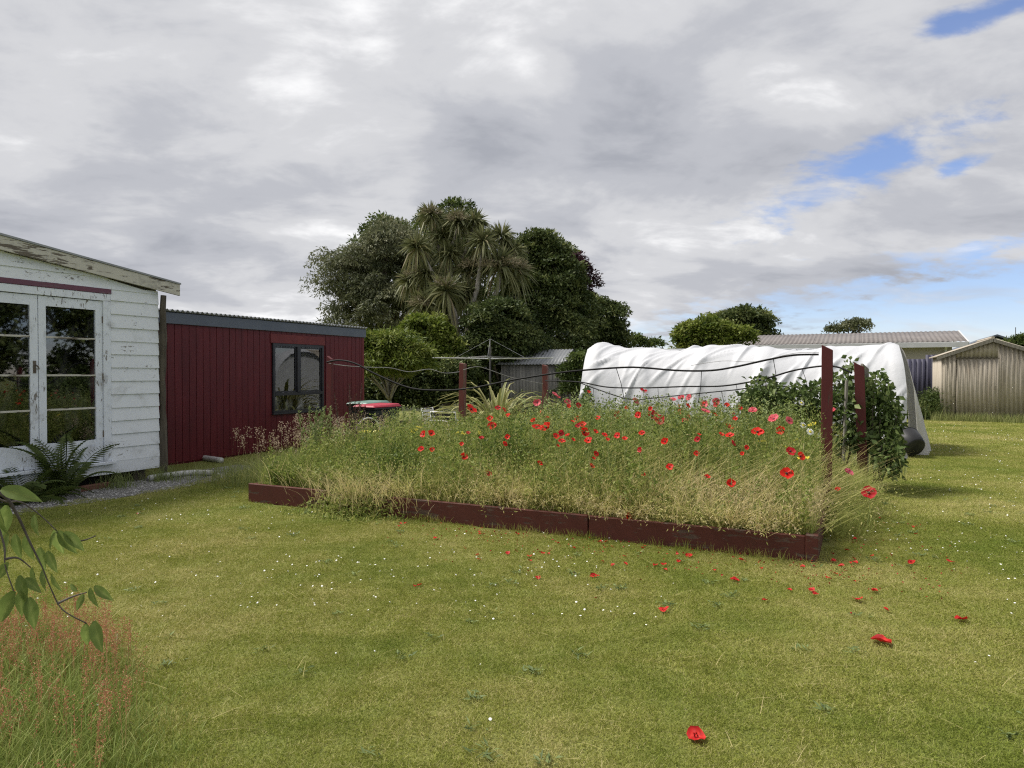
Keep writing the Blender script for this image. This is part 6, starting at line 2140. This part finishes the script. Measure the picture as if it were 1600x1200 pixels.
# ------------------------------------------------------------------ ferns by the house
def frond_mesh(seed, L_=1.0):
    r = np.random.default_rng(seed)
    c = Cloud()
    npin = 24
    P, D, Ln = [], [], []
    pts = []
    for k_ in range(npin + 1):
        t = k_ / npin
        pts.append(Vector((0, .55 * t * L_ + .25 * t ** 3, (t * .95 - .42 * t ** 2.6) * L_)))
    for k_ in range(2, npin):
        t = k_ / npin
        tan = (pts[k_ + 1] - pts[k_ - 1]).normalized()
        ln = .20 * math.sin(math.pi * (.12 + .86 * t)) ** .8 * (1.1 - .5 * t)
        for s in (-1, 1):
            P.append(pts[k_]); D.append(Vector((s, 0, -.12)) + tan * .45); Ln.append(ln * r.uniform(.85, 1.1))
    rollv = np.tile(np.array([[0, .8, .5]]), (len(P), 1))
    Dn = np.array([d[:] for d in D])
    c.leaves(np.array([p[:] for p in P]), Dn, np.array(Ln), .036, np.clip(r.normal(.5, .12, len(P)), 0, 1), roll=np.cross(Dn, rollv) * 0 + rollv, fold=.1)
    m_ = MB().tube(pts[::3], .006, 4)
    V2 = np.array(m_.v); 
    c.add(V2, np.full(len(V2), .25), f4=np.array([f for f in m_.f if len(f) == 4]))
    return c.mesh('frond', M['lf_fern'])


fm = [frond_mesh(400 + i) for i in range(4)]


def fern(loc, n, hlo, hhi, label, up=.3):
    r = empty('fern', loc)
    tag(r, label, 'fern', 'ferns beside the white house')
    for i in range(n):
        o = obj('frond', fm[i % 4], r)
        s = random.uniform(hlo, hhi)
        o.scale = (s, s, s)
        o.rotation_euler = (random.uniform(-.9, .15) + up, random.uniform(-.25, .25), i / n * 6.28 + random.uniform(-.3, .3))


fern((*gw(-9.02, -.72).xy, 0), 14, .8, 1.15, 'upright fern standing before the meeting of the glazed doors', .62)
fern((*gw(-8.95, -1.25).xy, 0), 24, .55, .8, 'low bushy fern against the door sill at the left edge', .05)
fern((*gw(-8.95, -1.0).xy, 0), 16, .35, .5, 'small dense fern between the two larger ferns', -.1)

# ------------------------------------------------------------------ labels that single out look-alikes by their order from the left
ORD = ['first', 'second', 'third', 'fourth', 'fifth', 'sixth', 'seventh', 'eighth', 'ninth', 'tenth', 'eleventh', 'twelfth', 'thirteenth', 'fourteenth', 'fifteenth', 'sixteenth',
       'seventeenth', 'eighteenth', 'nineteenth', 'twentieth', 'twenty-first', 'twenty-second', 'twenty-third', 'twenty-fourth', 'twenty-fifth', 'twenty-sixth']


def order_labels(prefix, zones):
    """zones: list of (objects, noun phrase, place phrase)."""
    for obs, noun, place in zones:
        obs.sort(key=lambda q: q[0])
        n_ = len(obs)
        for i_, (_, ob) in enumerate(obs):
            if n_ == 1: w_ = 'only'
            elif i_ == 0: w_ = 'leftmost'
            elif i_ == n_ - 1: w_ = 'rightmost'
            elif i_ <= n_ // 2: w_ = ORD[i_]
            else: w_ = ORD[n_ - 1 - i_]
            side = '' if w_ in ('only', 'leftmost', 'rightmost') else (' from the left' if i_ <= n_ // 2 else ' from the right')
            ob['label'] = f'{w_} {noun}{side} {place}'


def flower_px(ob):
    bpy_loc = ob.location
    top = [c for c in ob.children if c.name.startswith(('bloom', 'flower_head'))]
    p_ = bpy_loc + (top[0].location if top else Vector((0, 0, 0)))
    return 800 + 1110 * p_.x / p_.y, 583 + 1110 * (1.6 - p_.z) / p_.y


zones = {}
for ob in scene.objects:
    g_ = ob.get('group')
    if not g_ or ob.parent: continue
    if ob.name.startswith('poppy') or ob.name.startswith('yellow_flower'):
        px, py = flower_px(ob)
        if g_ == 'red poppies in the middle of the bed':
            key = (g_, 'upper' if py < 676 else 'lower')
        elif g_ in ('red poppies near the tall post', 'red poppies before the tunnel'):
            key = (g_, 'upper' if py < 692 else 'lower')
        else:
            key = (g_, '')
        zones.setdefault(key, []).append((px, ob))
    elif ob.name.startswith('fallen_petal'):
        px, py = 800 + 1110 * ob.location.x / ob.location.y, 583 + 1776 / ob.location.y
        row = 'close' if py < 872 else ('out' if py < 897 else 'far')
        zones.setdefault((g_, row), []).append((px, ob))
phr = {
    ('red poppies at the left of the bed', ''): ('red poppy', 'in the left part of the bed before the flax'),
    ('red poppies in the middle of the bed', 'upper'): ('red poppy', 'in the upper row mid bed, left of pink ones'),
    ('red poppies in the middle of the bed', 'lower'): ('red poppy', 'in the lower rows mid bed, left of pink ones'),
    ('red poppies before the tunnel', 'upper'): ('red poppy', 'among those just below the pink tunnel poppies'),
    ('red poppies before the tunnel', 'lower'): ('red poppy', 'low in the grass below the pink tunnel poppies'),
    ('red poppies near the tall post', 'upper'): ('red poppy', 'in the upper grass left of the tall post'),
    ('red poppies near the tall post', 'lower'): ('red poppy', 'in the lower grass left of the tall post'),
    ('pink poppies at the back of the bed', ''): ('pink poppy', 'left of the white tunnel by the faded post'),
    ('pink poppies before the tunnel', ''): ('pink double poppy', 'standing against the white tunnel'),
    ('coral poppies before the vine', ''): ('coral pink poppy', 'in front of the dome shaped vine'),
    ('yellow flowers at the right', ''): ('flat yellow flower head', 'beside the tall red post'),
    ('yellow flowers at the left', ''): ('flat yellow flower head', 'below the white garden chairs'),
}
where = {'petals right of the bed corner': 'right of the bed', 'petals at the left of the lawn': 'at the left of the lawn', 'petals in front of the bed': 'before the bed'}
rows_ = {'close': 'near the boards', 'out': 'a step out from the boards', 'far': 'far out on the lawn'}
zl = []
for (g_, row), obs in zones.items():
    if (g_, row) in phr:
        zl.append((obs, *phr[(g_, row)]))
    else:
        zl.append((obs, 'red petal', f'{rows_[row]} {where[g_]}'))
order_labels('', zl)
